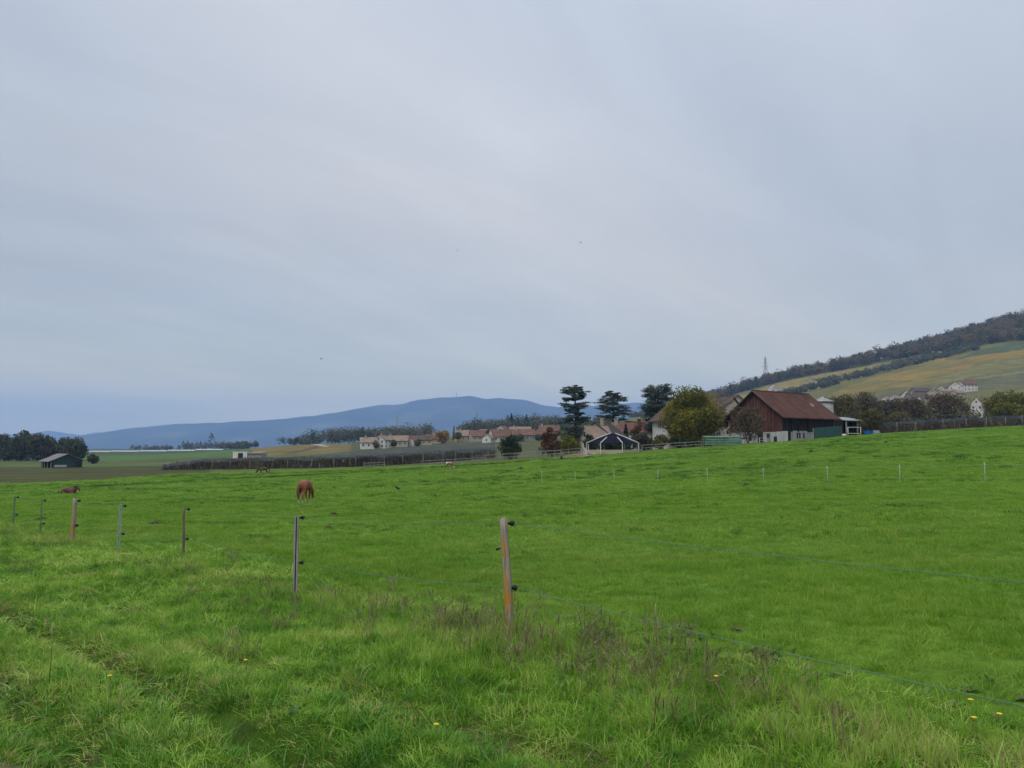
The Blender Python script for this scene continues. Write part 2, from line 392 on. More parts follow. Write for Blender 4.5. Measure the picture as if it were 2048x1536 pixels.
# ------------------------------------------------------------------ foliage meshes
def leaf_quads(C, size, up=0.0, aspect=1.0, out=None, g=None):
    """random oriented quads at centres C; up>0 flattens them towards horizontal, out = outward directions"""
    g = g or rng
    n = len(C)
    nr = g.normal(size=(n, 3))
    if out is not None: nr = nr * .7 + out * 1.1
    nr[:, 2] += up * np.sign(g.random(n) - .1) * 2
    nr /= np.linalg.norm(nr, axis=1, keepdims=True) + 1e-9
    a = np.cross(nr, g.normal(size=(n, 3))); a /= np.linalg.norm(a, axis=1, keepdims=True) + 1e-9
    b = np.cross(nr, a)
    s = (size if np.ndim(size) else np.full(n, size)) * g.uniform(.6, 1.35, n)
    a = a * s[:, None] * .5; b = b * s[:, None] * .5 * aspect
    k = g.uniform(.45, 1, (n, 1))
    V = np.stack([C - a - b * k, C + a * k - b, C + a + b * k, C - a * k + b], 1).reshape(-1, 3)
    Q = np.arange(4 * n).reshape(n, 4)
    return V, Q
def crown(clumps, per, size, up=0.0, aspect=1.0, shell=.45, g=None):
    """clumps: list of (cx,cy,cz, rx,ry,rz). Leaf clumps with light and dark groups."""
    g = g or rng
    Cs = []; At = []; Os = []
    for (x, y, z, a, b, c) in clumps:
        d = g.normal(size=(per, 3)); d /= np.linalg.norm(d, axis=1, keepdims=True)
        r = (shell + (1 - shell) * g.random(per)) ** .7
        Cs.append(np.array([x, y, z]) + d * r[:, None] * np.array([a, b, c])); Os.append(d)
        At.append(np.clip(g.random() * .68 + g.random(per) * .27 + .03, 0, 1))
    C = np.concatenate(Cs); A = np.concatenate(At); O = np.concatenate(Os)
    V, Q = leaf_quads(C, size, up, aspect, O, g)
    return mesh_quads(V, Q, A, name='crown')
def envelope_clumps(n, w, h, z0, rc, g=None, dome=1.0, inner=.25):
    """clump centres spread through a rounded crown of width w, from z0 to z0+h"""
    g = g or rng
    out = []
    for i in range(n):
        d = g.normal(size=3); d /= np.linalg.norm(d)
        r = 1.0 if g.random() > inner else g.uniform(.2, .8)
        r *= g.uniform(.78, 1.02)
        k = rc * g.uniform(.6, 1.35)
        zz = d[2] * r
        out.append((d[0] * r * (w / 2 - k * .6), d[1] * r * (w / 2 - k * .6), z0 + h / 2 + zz * (h / 2 - k * .5), k, k, k * .8))
    return out
def trunk_mesh(h, r, targets, lean=0.0, g=None):
    m = MB()
    m.tube([(0, 0, -.4), (0, 0, .05 * h), (lean * .4, 0, h * .5), (lean, 0, h)], [r * 1.35, r, r * .75, r * .35], 7)
    for (x, y, z) in targets:
        s = min(max(z * .45, h * .25), h * .9)
        p0 = Vector((lean * s / h, 0, s)); p2 = Vector((x, y, z)); p1 = p0.lerp(p2, .5) + Vector((0, 0, -.06 * (p2 - p0).length))
        m.tube([p0, p1, p2], [r * .42, r * .26, r * .08], 5)
    return m.mesh('trunk')
def tree(name, label, cat, px, Y, py_top, width_px, leafm, n=40, per=60, leaf=.4, rc=.22, bare=.15, group=None, barkm=None, seed=0, dx=0.0, base=None):
    g = np.random.default_rng(seed + int(px) * 3 + int(Y))
    p = gp(px, Y)
    if base is not None: p.z = base
    top = at(px, py_top, Y).z
    h = top - p.z; w = width_px * Y / F
    t = thing(name, label, cat, p, group=group)
    z0 = h * bare
    cl = envelope_clumps(n, w, h - z0, z0, rc * min(w, h), g)
    link('crown', crown(cl, per, leaf, g=g), leafm, t)
    tg = [c[:3] for c in cl[:9]]
    link('trunk', trunk_mesh(h * .7, max(.06, .022 * h + .05), tg), barkm or M['bark'], t)
    return t
def bare_tree(name, label, cat, px, Y, py_top, width_px, leafm, twigs=1600, group=None, seed=0, twig=(.7, .035), bare=.12, levels=3, barkm=None, fill=.0):
    """leafless crown: limbs that fork, and a haze of fine twigs"""
    g = np.random.default_rng(seed + int(px) * 5 + int(Y))
    p = gp(px, Y); h = at(px, py_top, Y).z - p.z; w = width_px * Y / F
    t = thing(name, label, cat, p, group=group)
    m = MB(); tips = []
    def grow(q, d, ln, r, lv):
        e = q + d * ln
        m.tube([q, q.lerp(e, .5) + Vector(g.normal(size=3) * ln * .04), e], [r, r * .8, r * .55], 5 if lv > 1 else 3, cap=False)
        tips.append(e)
        if lv == 0: return
        for k in range(3 if lv > 1 else 4):
            dd = (d + Vector(g.normal(size=3)) * .55 + Vector((0, 0, .15))).normalized()
            grow(q.lerp(e, g.uniform(.6, 1)), dd, ln * g.uniform(.6, .8), r * .5, lv - 1)
    base_r = max(.05, h * .02)
    for k in range(3):
        a = k * 2.1 + g.random()
        grow(Vector((0, 0, -.3)), Vector((math.cos(a) * .28, math.sin(a) * .28, 1)).normalized(), h * .34, base_r, levels)
    sx = w / 2; V = np.array(m.v)
    rad = np.percentile(np.hypot(V[:, 0], V[:, 1]), 97); zz = V[:, 2].max()
    kx = sx / max(rad, .1); kz = h / zz
    m.v = [(x * kx * (1 if z > 1 else .5 + .5 * max(z, 0)), y * kx * (1 if z > 1 else .5 + .5 * max(z, 0)), z * kz if z > 0 else z) for (x, y, z) in m.v]
    m.build('trunk', barkm or M['bark'], t)
    T = np.array([(e.x * kx, e.y * kx, max(e.z, .2) * kz) for e in tips])
    T = T[T[:, 2] > h * bare]
    C = T[g.integers(0, len(T), twigs)] + g.normal(size=(twigs, 3)) * np.array([w, w, h * .8]) * .075
    n2 = int(twigs * fill)
    if n2:
        C[:n2] = np.array(envelope_clumps(n2, w * .95, h * (1 - bare), h * bare, .1, g))[:, :3]
    C[:, 2] = np.clip(C[:, 2], .1, h)
    V, Q = leaf_quads(C, twig[0], 0, twig[1] / twig[0] * 2, None, g)
    link('crown', mesh_quads(V, Q, g.random(len(Q)), name='twigs'), leafm, t)
    return t
def cedar(label, px, Y, py_top, width_px, tiers, seed, fan=0.0, dense=1.0, gap=0.0):
    g = np.random.default_rng(seed)
    p = gp(px, Y); h = at(px, py_top, Y).z - p.z; w = width_px * Y / F
    t = thing('cedar_tree', label, 'tree', p)
    m = MB(); cl = []
    lean = w * .03
    m.tube([(0, 0, -.5), (0, 0, h * .1), (lean, 0, h * .55), (lean * .5, 0, h * .93)], [.55, .42, .28, .08], 8)
    for (zf, rf) in tiers:
        nb = int(g.integers(6, 10)) if not fan else int(g.integers(7, 10))
        a0 = g.random() * 6.3
        for k in range(nb):
            a = a0 + k * 6.283 / nb + g.normal() * .25
            rl = w / 2 * rf * g.uniform(.8, 1.2)
            z = h * zf + g.normal() * h * .03
            rise = (fan * rl * .9) + g.normal() * .15
            e = Vector((math.cos(a) * rl, math.sin(a) * rl, z + rise))
            s = Vector((lean * min(zf, .6), 0, z - rl * .1))
            mid = s.lerp(e, .55) + Vector((0, 0, rl * .10))
            m.tube([s, mid, e], [.14, .08, .025], 5)
            steps = 4 if rl > 1.4 else 3
            for q in range(steps):
                f = .38 + .66 * (q + g.random() * .7) / steps
                c = s.lerp(e, min(f, 1)) + Vector((0, 0, rl * .16 * (1 - abs(2 * f - 1))))
                rr = rl * g.uniform(.24, .38)
                cl.append((c.x + g.normal() * .3, c.y + g.normal() * .3, c.z + g.normal() * .28, rr * 1.15, rr * 1.15, .13 + .11 * rr + (.25 if fan else 0)))
    m.build('trunk', M['bark'], t)
    link('crown', crown(cl, int(64 * dense), .3, up=.6, aspect=.5, shell=.1, g=g), L_CED, t)
    return t
def conifer(name, label, px, Y, py_top, width_px, leafm=None, group=None, seed=0):
    g = np.random.default_rng(seed + int(px))
    p = gp(px, Y); h = at(px, py_top, Y).z - p.z; w = width_px * Y / F
    t = thing(name, label, 'tree', p, group=group)
    n = 34; cl = []
    for k in range(n):
        f = (k + .5) / n; r = w / 2 * (1 - f) ** .85 + .05
        for a in range(3):
            an = g.random() * 6.3
            cl.append((math.cos(an) * r * .6, math.sin(an) * r * .6, h * (.08 + .92 * f), r * .45 + .1, r * .45 + .1, h * .025 + .1))
    link('crown', crown(cl, 14, max(.25, w * .09), up=.2, aspect=.7, shell=.2, g=g), leafm or L_FIR, t)
    m = MB(); m.tube([(0, 0, -.4), (0, 0, h * .9)], [.03 * h * .6 + .05, .03], 6); m.build('trunk', M['bark'], t)
    return t
def wood(name, label, cat, spots, mat, leaf=1.3, per=70, seed=0):
    """a far wood that reads as one mass: one object of many loose crowns; spots = (X, Y, h, w, conifer?)"""
    g = np.random.default_rng(seed)
    Vs = []; Qs = []; As = []; off = 0
    X = np.array([s[0] for s in spots]); Y = np.array([s[1] for s in spots]); Z = ground(X, Y)
    for i, (x, y, h, w, con) in enumerate(spots):
        d = g.normal(size=(per, 3)); d /= np.linalg.norm(d, axis=1, keepdims=True)
        if con:
            f = g.random(per) ** .8; r = (1 - f) * w / 2; a = g.random(per) * 6.283
            C = np.stack([np.cos(a) * r, np.sin(a) * r, f * h], 1)
            A = g.random(per) * .25
        else:
            # three unequal lobes
            lb = g.normal(size=(4, 3)) * np.array([w * .2, w * .2, h * .13])
            C = d * (.5 + .5 * g.random((per, 1))) * np.array([w * .36, w * .36, h * .36]) + lb[g.integers(0, 4, per)]
            C[:, 2] += h * .52
            A = np.clip(g.random() * .75 + g.random(per) * .3 - .05, 0, 1)
        C = C + np.array([x, y, Z[i]])
        C[:, 2] = np.maximum(C[:, 2], Z[i])
        V, Q = leaf_quads(C, leaf, 0, .9, d, g)
        Vs.append(V); Qs.append(Q + off); off += len(V); As.append(A)
    me = mesh_quads(np.concatenate(Vs), np.concatenate(Qs), np.concatenate(As), name=name)
    return tag(link(name, me, mat), label, cat, kind='stuff')

# ------------------------------------------------------------------ buildings
def house(label, px, Y, ang, Lx, W, eave, rise, wallm, roofm, name='house', cat='house', over=.5, hip=0.0, nwin=(3, 1), chim=1, group=None, base=None, gable_win=1, shutter=False, wallname='wall', door=False, gablem=None):
    p = gp(px, Y)
    if base is not None: p.z = base
    t = thing(name, label, cat, p, R(ang), group)
    l, w = Lx / 2, W / 2
    m = MB(); b = -2.0
    e = eave
    vs = [(-l, -w, b), (l, -w, b), (l, w, b), (-l, w, b), (-l, -w, e), (l, -w, e), (l, w, e), (-l, w, e)]
    fs = [(0, 1, 5, 4), (2, 3, 7, 6)]
    if hip < .99 and hip == 0:
        vs += [(-l, 0, e + rise), (l, 0, e + rise)]
        fs += [(3, 0, 4, 8, 7), (1, 2, 6, 9, 5)]
    else:
        fs += [(3, 0, 4, 7), (1, 2, 6, 5), (4, 5, 6, 7)]
    m.add(vs, fs)
    m.build(wallname, wallm, t)
    # roof with thickness
    rm = MB(); th = .16; s = rise / w; o = over
    he = e - o * s
    lr = (l + o * .7) if hip == 0 else (l + o)
    ri = lr if hip == 0 else l * (1 - hip)
    top = [(-lr, -w - o, he), (lr, -w - o, he), (ri, 0, e + rise), (-ri, 0, e + rise), (lr, w + o, he), (-lr, w + o, he)]
    up = [(x, y, z + th + .03) for x, y, z in top]; dn = [(x, y, z + .03) for x, y, z in top]
    fs = [(0, 1, 2, 3), (3, 2, 4, 5)]
    if hip: fs += [(1, 4, 2), (5, 0, 3)]
    f2 = fs + [tuple(6 + i for i in reversed(f)) for f in fs]
    f2 += [(0, 6, 7, 1), (4, 10, 11, 5)]
    if hip: f2 += [(1, 7, 10, 4), (5, 11, 6, 0)]
    else: f2 += [(1, 7, 8, 2), (2, 8, 10, 4), (5, 11, 9, 3), (3, 9, 6, 0)]
    rm.add(up + dn, f2)
    roof = rm.build('roof', roofm, t)
    rid = MB(); rid.tube([(-ri, 0, e + rise + th + .02), (ri, 0, e + rise + th + .02)], .1, 6); rid.build('ridge_cap', roofm, roof)
    for k in range(chim):
        cm = MB(); cx = (-.55 + 1.05 * k + .2 * math.sin(px)) * l; hh = e + rise
        cm.box((cx, -w * .25, hh - .1), (.8, .6, 2.0)); cm.box((cx, -w * .25, hh + 1.0), (1.0, .8, .2))
        cm.build('chimney', M['cream_render'] if k % 2 == 0 else M['orange_tile'], roof)
    # windows only on faces turned to the viewer
    view = Vector((-p.x, -p.y, 0)).normalized()
    rot = Matrix.Rotation(R(ang), 3, 'Z')
    def win(c, n, ww, wh):
        d = rot @ Vector(n)
        if d.dot(view) < .05: return
        fm = MB(); tx = Vector((-n[1], n[0], 0))
        c = Vector(c)
        sz = (ww, .12, wh) if abs(n[1]) > .5 else (.12, ww, wh)
        fm.box(c + Vector(n) * .02, sz)
        f = fm.build('window', M['frame'], t)
        pmb = MB(); sz2 = (ww - .22, .05, wh - .22) if abs(n[1]) > .5 else (.05, ww - .22, wh - .22)
        pmb.box(c + Vector(n) * .075, sz2); pmb.build('pane', M['glass'], f)
        if shutter:
            for sgn in (-1, 1):
                sm = MB(); sm.box(c + tx * sgn * (ww * .5 + .28) + Vector(n) * .04, (.5, .08, wh) if abs(n[1]) > .5 else (.08, .5, wh)); sm.build('shutter', M['shutter'], f)
    nx, nf = nwin
    for fl in range(nf):
        z = eave * (fl + .55) / nf if nf > 1 else eave * .55
        for k in range(nx):
            x = -l + (k + .5) * Lx / nx
            if door and fl == 0 and k == nx // 2: continue
            for sy in (-1, 1): win((x, sy * w, z), (0, sy, 0), 1.0, 1.35)
        if gable_win:
            for sx in (-1, 1):
                for yy in ((-.28, .28) if gable_win > 1 else (0,)):
                    win((sx * l, yy * W, z), (sx, 0, 0), 1.0, 1.35)
    if gable_win and hip == 0 and rise > 2.0:
        for sx in (-1, 1): win((sx * l, 0, eave + rise * .3), (sx, 0, 0), .9, 1.1)
    if door:
        for sy in (-1, 1):
            if (rot @ Vector((0, sy, 0))).dot(view) > .05:
                dm = MB(); dm.box((0, sy * (w + .03), 1.05), (1.2, .12, 2.1)); dm.build('door', M['shutter'], t)
    return t
SKY_STOPS = [(0.0, (1.05, .95, .52)), (.05, (.97, .89, .54)), (.087, (.88, .83, .57)), (.13, (.75, .74, .63)), (.174, (.70, .70, .66)), (.26, (.67, .68, .69)), (.34, (.69, .705, .73)), (.42, (.69, .715, .76)), (.52, (.70, .735, .795)), (.7, (1.2, 1.22, 1.28)), (1.0, (1.95, 1.97, 2.05))]
SUN_E = 1.4
HAZE_COL = (.37, .58, 1.0); HAZE_D = 1.12e-4
def _k(st, k): return [(p, tuple(min(.8, c * k) for c in col)) for p, col in st]
ROUGH_STOPS = _k([(.24, (.020, .058, .005)), (.40, (.042, .104, .007)), (.55, (.076, .158, .011)), (.72, (.122, .205, .022)), (.92, (.19, .23, .055))], 2.1)
TURF_STOPS = _k([(.30, (.042, .102, .006)), (.5, (.072, .148, .009)), (.66, (.098, .174, .016)), (.9, (.15, .205, .03))], 1.85)
TUSS_STOPS = _k([(.3, (.024, .074, .005)), (.6, (.044, .108, .008)), (.9, (.075, .138, .013))], 1.45)
LUSH_STOPS = _k([(.3, (.030, .095, .008)), (.55, (.050, .135, .011)), (.9, (.085, .175, .02))], 1.6)
# ------------------------------------------------------------------ render settings, world, sun, haze, camera
SC.render.engine = 'CYCLES'
SC.cycles.use_denoising = True
try:
    SC.cycles.denoiser = 'OPENIMAGEDENOISE'; SC.cycles.denoising_input_passes = 'RGB_ALBEDO_NORMAL'
except Exception: pass
SC.cycles.volume_bounces = 2
SC.cycles.max_bounces = 6; SC.cycles.transparent_max_bounces = 12
SC.cycles.diffuse_bounces = 3; SC.cycles.transmission_bounces = 4
SC.view_settings.view_transform = 'Standard'; SC.view_settings.look = 'None'
SC.view_settings.exposure = 0.0; SC.view_settings.gamma = 1.0

SUN_EL, SUN_AZ = 48.0, 215.0      # azimuth measured clockwise from +Y
w = bpy.data.worlds.new("World"); SC.world = w; w.use_nodes = True
N, L = w.node_tree.nodes, w.node_tree.links
N.clear()
wo = N.new('ShaderNodeOutputWorld'); bg = N.new('ShaderNodeBackground'); bg.inputs['Strength'].default_value = .1
L.new(bg.outputs[0], wo.inputs[0])
sky = N.new('ShaderNodeTexSky'); sky.sky_type = 'NISHITA'; sky.sun_disc = False
sky.sun_elevation = R(SUN_EL); sky.sun_rotation = R(SUN_AZ); sky.air_density = 1.2; sky.dust_density = 2.0
tc = N.new('ShaderNodeTexCoord'); sep = N.new('ShaderNodeSeparateXYZ'); L.new(tc.outputs['Generated'], sep.inputs[0])
# cloud deck: plane projection of the view direction, so that the sheets flatten towards the horizon
mxz = N.new('ShaderNodeMath'); mxz.operation = 'MAXIMUM'; L.new(sep.outputs['Z'], mxz.inputs[0]); mxz.inputs[1].default_value = 0.0
adz = N.new('ShaderNodeMath'); adz.operation = 'ADD'; L.new(mxz.outputs[0], adz.inputs[0]); adz.inputs[1].default_value = .16
dx = N.new('ShaderNodeMath'); dx.operation = 'DIVIDE'; L.new(sep.outputs['X'], dx.inputs[0]); L.new(adz.outputs[0], dx.inputs[1])
dy = N.new('ShaderNodeMath'); dy.operation = 'DIVIDE'; L.new(sep.outputs['Y'], dy.inputs[0]); L.new(adz.outputs[0], dy.inputs[1])
cmb = N.new('ShaderNodeCombineXYZ'); L.new(dx.outputs[0], cmb.inputs[0]); L.new(dy.outputs[0], cmb.inputs[1])
mr_ = N.new('ShaderNodeMapping'); mr_.inputs['Rotation'].default_value = (0, 0, R(-52)); L.new(cmb.outputs[0], mr_.inputs[0])
mp = N.new('ShaderNodeMapping'); mp.inputs['Scale'].default_value = (.42, 1.15, 1); mp.inputs['Location'].default_value = (3.1, 1.7, 0)
L.new(mr_.outputs[0], mp.inputs[0])
n1 = N.new('ShaderNodeTexNoise'); n1.inputs['Scale'].default_value = .75; n1.inputs['Detail'].default_value = 5; n1.inputs['Roughness'].default_value = .5; n1.inputs['Distortion'].default_value = .5
L.new(mp.outputs[0], n1.inputs['Vector'])
n2 = N.new('ShaderNodeTexNoise'); n2.inputs['Scale'].default_value = 2.6; n2.inputs['Detail'].default_value = 6; n2.inputs['Roughness'].default_value = .55; n2.inputs['Distortion'].default_value = .8
L.new(mp.outputs[0], n2.inputs['Vector'])
grad = ramp(N, SKY_STOPS); L.new(sep.outputs['Z'], grad.inputs[0])
def mrange(src, a, b, c, d):
    r = N.new('ShaderNodeMapRange'); r.inputs[1].default_value = a; r.inputs[2].default_value = b; r.inputs[3].default_value = c; r.inputs[4].default_value = d
    L.new(src, r.inputs[0]); return r.outputs[0]
k1 = mrange(n1.outputs['Fac'], .3, .7, .925, 1.07)
k2 = mrange(n2.outputs['Fac'], .3, .7, .95, 1.05)
km = N.new('ShaderNodeMath'); km.operation = 'MULTIPLY'; L.new(k1, km.inputs[0]); L.new(k2, km.inputs[1])
sd_ = N.new('ShaderNodeValToRGB'); e_ = sd_.color_ramp.elements; e_[0].position = .2; e_[0].color = (.89,) * 3 + (1,); e_[1].position = .5; e_[1].color = (1, 1, 1, 1); k_ = e_.new(.8); k_.color = (.93,) * 3 + (1,)
L.new(mrange(sep.outputs['X'], -1, 1, 0, 1), sd_.inputs[0])
km2 = N.new('ShaderNodeMath'); km2.operation = 'MULTIPLY'; L.new(km.outputs[0], km2.inputs[0]); L.new(sd_.outputs[0], km2.inputs[1]); km = km2
# thin places of the deck are a little bluer
tint = N.new('ShaderNodeMix'); tint.data_type = 'RGBA'
L.new(mrange(n1.outputs['Fac'], .35, .65, 0, 1), tint.inputs[0]); tint.inputs[6].default_value = (.93, .99, 1.05, 1); tint.inputs[7].default_value = (1.03, 1.0, .985, 1)
vm = N.new('ShaderNodeVectorMath'); vm.operation = 'SCALE'; L.new(grad.outputs[0], vm.inputs[0]); L.new(km.outputs[0], vm.inputs['Scale'])
vt = N.new('ShaderNodeVectorMath'); vt.operation = 'MULTIPLY'; L.new(vm.outputs[0], vt.inputs[0]); L.new(tint.outputs[2], vt.inputs[1])
v10 = N.new('ShaderNodeVectorMath'); v10.operation = 'SCALE'; v10.inputs['Scale'].default_value = 10.0; L.new(vt.outputs[0], v10.inputs[0])
mx = N.new('ShaderNodeMix'); mx.data_type = 'RGBA'; mx.inputs[0].default_value = .93
L.new(sky.outputs[0], mx.inputs[6]); L.new(v10.outputs[0], mx.inputs[7]); L.new(mx.outputs[2], bg.inputs['Color'])

sl = bpy.data.lights.new('sun', 'SUN'); sl.energy = SUN_E; sl.angle = R(25); sl.color = (1, .96, .9)
so = bpy.data.objects.new('sun', sl); COL.objects.link(so)
az = R(SUN_AZ); d = Vector((math.sin(az) * math.cos(R(SUN_EL)), math.cos(az) * math.cos(R(SUN_EL)), math.sin(R(SUN_EL))))
so.rotation_euler = d.to_track_quat('Z', 'Y').to_euler(); so.location = d * 60

cam = bpy.data.cameras.new('camera'); co = bpy.data.objects.new('camera', cam); COL.objects.link(co)
cam.sensor_fit = 'HORIZONTAL'; cam.sensor_width = 36; cam.lens = 36 * F / 2048; cam.clip_start = .05; cam.clip_end = 40000
co.location = (0, 0, CAMZ); co.rotation_euler = (math.pi / 2 + PITCH, 0, 0)
SC.camera = co

HX, HY0, HY1, HZ0, HZ1 = 13000, -3000, 13800, -14, 800
hm = MB(); hm.box(((0), (HY0 + HY1) / 2, (HZ0 + HZ1) / 2), (2 * HX, HY1 - HY0, HZ1 - HZ0))
m, N, L = new_mat('haze_air'); out = N.new('ShaderNodeOutputMaterial'); pv = N.new('ShaderNodeVolumePrincipled')
pv.inputs['Color'].default_value = (*HAZE_COL, 1); pv.inputs['Density'].default_value = HAZE_D; pv.inputs['Anisotropy'].default_value = 0.0
L.new(pv.outputs[0], out.inputs['Volume'])
m.cycles.homogeneous_volume = True
tag(hm.build('haze', m), 'thin bluish air fading the far hills', 'haze', kind='stuff')

# ------------------------------------------------------------------ ground sheet
def inpoly(x, y, P):
    r = np.zeros(np.shape(x), bool); n = len(P)
    for i in range(n):
        x0, y0 = P[i]; x1, y1 = P[(i + 1) % n]
        c = ((y0 > y) != (y1 > y)) & (x < (x1 - x0) * (y - y0) / ((y1 - y0) if y1 != y0 else 1e-9) + x0)
        r ^= c
    return r
rr = [.35]
while rr[-1] < 13300:
    r = rr[-1]
    k = 1.018 if r < 120 else (1.012 if r < 1600 else 1.05)
    rr.append(r * k)
rr = np.array(rr)
ang = np.concatenate([np.linspace(-180, -46, 40)[:-1], np.linspace(-46, 46, 420), np.linspace(46, 180, 40)[1:]])
ang = np.radians(ang)
RR, AA = np.meshgrid(rr, ang, indexing='ij')
GX = RR * np.sin(AA); GY = RR * np.cos(AA)
# keep the far sheet inside the air box
GX = np.clip(GX, -12800, 12800); GY = np.clip(GY, -2900, 13400)
GZ = ground(GX, GY)
V = np.stack([GX, GY, GZ], -1).reshape(-1, 3)
nr, na = RR.shape
ii, jj = np.meshgrid(np.arange(nr - 1), np.arange(na - 1), indexing='ij')
a = (ii * na + jj).ravel(); Q = np.stack([a, a + 1, a + na + 1, a + na], 1)
V = np.concatenate([V, [[0, 0, CAMZ - 1.6]]]); 
me = mesh_quads(V, Q, smooth=True, name='ground')
X, Y, Z = V[:, 0], V[:, 1], V[:, 2]
Dst = np.hypot(X, Y)
PX, PY = proj(X, Y, Z); PX = np.where(Y > .3, PX, np.where(X < 0, -2000, 4000))
C = np.zeros((len(V), 3))
def put(mask, col, soft=1.0):
    global C
    k = np.clip(mask, 0, 1)[:, None] * soft
    C = C * (1 - k) + np.array(col) * k
def sm(a, b, x): 
    t = np.clip((x - a) / (b - a), 0, 1); return t * t * (3 - 2 * t)
MEADOW = (.076, .148, .019)
put(np.ones(len(V)), (.085, .115, .035))
# farmland strips beyond the pasture
fl = fbm(X / 60, Y / 60, 5)
ej = 6 * (fbm(X / 14, Y / 14, 21) - .5)
put(sm(255, 262, Y + ej) * (PX < 480), (.075, .12, .04))
put(sm(300, 315, Y + ej) * (PX < 470), (.078, .095, .04))
put(sm(380, 395, Y + ej) * (PX < 600), (.066, .125, .045))
put(sm(560, 575, Y + ej) * (PX < 520), (.055, .08, .035))
put(sm(1000, 1010, Y) * (Y < 8000), (.05, .075, .04))
# low rise with stubble and a track
mound = (Y > 360) & (Y < 720) & (PX > 505) & (PX < 780)
put(mound, (.135, .115, .05))
put(mound & inpoly(PX, PY, [(600, 880), (780, 880), (780, 889), (700, 889)]), (.07, .115, .045))
put(mound & inpoly(PX, PY, [(560, 907), (600, 900), (640, 890), (655, 890), (620, 900), (585, 908)]), (.085, .07, .05))
put(mound & inpoly(PX, PY, [(600, 884), (625, 884), (660, 893), (650, 894)]), (.3, .27, .22))
# village ground
put((PX > 700) & (Y > 165) & (Y < 700) & (PX < 1200), (.075, .085, .04))
put((PX >= 1180) & (Y > 158) & (Y < 600), (.07, .075, .035))
# vineyards and meadows on the hill
hx = PX + 9 * (fbm(X / 70, Y / 70, 31) - .5); hy = PY + 5 * (fbm(X / 40, Y / 40, 33) - .5)
hill = (Y > 520) & (Y < 1800) & (PX > 1250)
put(hill, (.105, .108, .042))
put(hill * sm(1.0, .0, np.abs(hy - 815) / 40), (.105, .105, .052), .7)
VINE = (.19, .145, .035)
put((hill & inpoly(hx, hy, [(1640, 800), (1700, 772), (1760, 752), (1850, 730), (1950, 706), (2100, 680), (2100, 706), (1960, 727), (1900, 745), (1840, 758), (1780, 766), (1700, 795)])) * (.35 + .65 * sm(.38, .6, fbm(X / 55, Y / 90, 35))), (.178, .137, .042))
put(hill & inpoly(hx, hy, [(1700, 790), (1800, 765), (1900, 748), (1960, 742), (1900, 764), (1780, 776)]), (.15, .125, .045))
put(hill & inpoly(hx, hy, [(1850, 760), (1970, 728), (2100, 705), (2100, 724), (1950, 752), (1880, 770)]), (.135, .13, .055))
put((hill & inpoly(hx, hy, [(1880, 742), (1940, 722), (1985, 712), (1990, 720), (1920, 742)])) * sm(.35, .55, fbm(X / 30, Y / 60, 36)), (.21, .125, .045))
put(hill & inpoly(hx, hy, [(1700, 800), (1850, 772), (2100, 730), (2100, 760), (1900, 790), (1740, 810)]), (.098, .10, .054))
put(hill & inpoly(hx, hy, [(1940, 757), (2100, 735), (2100, 739), (1940, 760)]), (.14, .14, .09))
put(hill & inpoly(hx, hy, [(1900, 722), (1960, 700), (2100, 672), (2100, 688), (1950, 712)]), (.062, .085, .045))
back = (Y > 930) & hill
put(back & inpoly(PX, hy, [(1395, 815), (1500, 785), (1560, 764), (1640, 748), (1760, 728), (1890, 708), (1890, 720), (1760, 745), (1640, 772), (1520, 800), (1400, 826)]), (.175, .15, .045))
put(back & inpoly(PX, hy, [(1600, 762), (1760, 735), (1860, 716), (1760, 740), (1640, 765)]), (.13, .115, .06))
put(back & inpoly(PX, hy, [(1560, 785), (1650, 762), (1720, 748), (1730, 752), (1600, 790)]), (.215, .165, .04))
# ridge wood floor
put((Y > 1230) & hill, (.05, .045, .028), sm(1230, 1260, Y)[:, None] if False else 1.0)
# pasture
edge = np.interp(PX, [-400, 0, 200, 350, 700, 1100, 1180, 1400, 1700, 2048, 2500], [116, 122, 134, 162, 170, 155, 151, 150, 152, 158, 160])
edge = edge + 3 * (fbm(X / 9, Y / 9, 41) - .5)
mead = sm(1.5, -1.5, Y - edge) * ((Y > 0) | True)
put((PX < 420) * sm(-1, 1, Y - edge) * (Y < 262), (.056, .066, .026))
put((PX < 300) * (Y < 262) * sm(.52, .6, fbm(X / 22, Y / 7, 51)) * sm(-1, 1, Y - edge), (.066, .062, .03), .7)
put(mead, MEADOW)
# bare sand beside the round pavilion
put(inpoly(PX, PY, [(1128, 913), (1150, 906), (1172, 904), (1185, 911), (1160, 914)]) * (Y > 100) * (Y < 190), (.32, .27, .2))
# rough verge on the near side, worn wheel tracks
fs_ = fence_side(X, Y)
rough = sm(.6, -.8, fs_) * (Dst < 70)
put(rough, (.044, .088, .011), .85)
put(np.exp(-(seg_dist(X, Y, RUT1) / .16) ** 2) * (Dst < 13) * sm(.3, .55, fbm(X * 1.6, Y * 1.6, 61)), (.055, .04, .026), .85)
put(np.exp(-(seg_dist(X, Y, RUT2) / .2) ** 2) * (Dst < 13) * sm(.35, .6, fbm(X * 1.4, Y * 1.4, 62)), (.075, .055, .035), .85)
put(np.exp(-(seg_dist(X, Y, RUT3) / .16) ** 2) * (Dst < 13) * sm(.35, .6, fbm(X * 1.7, Y * 1.7, 63)), (.085, .062, .035), .7)
put(np.exp(-(np.hypot(X + 2.72, Y - 3.9) / .3) ** 4), (.17, .13, .095), .9)
ca = me.attributes.new('ground_colour', 'FLOAT_COLOR', 'POINT')
ca.data.foreach_set('color', np.concatenate([C, np.ones((len(C), 1))], 1).astype(np.float32).ravel())

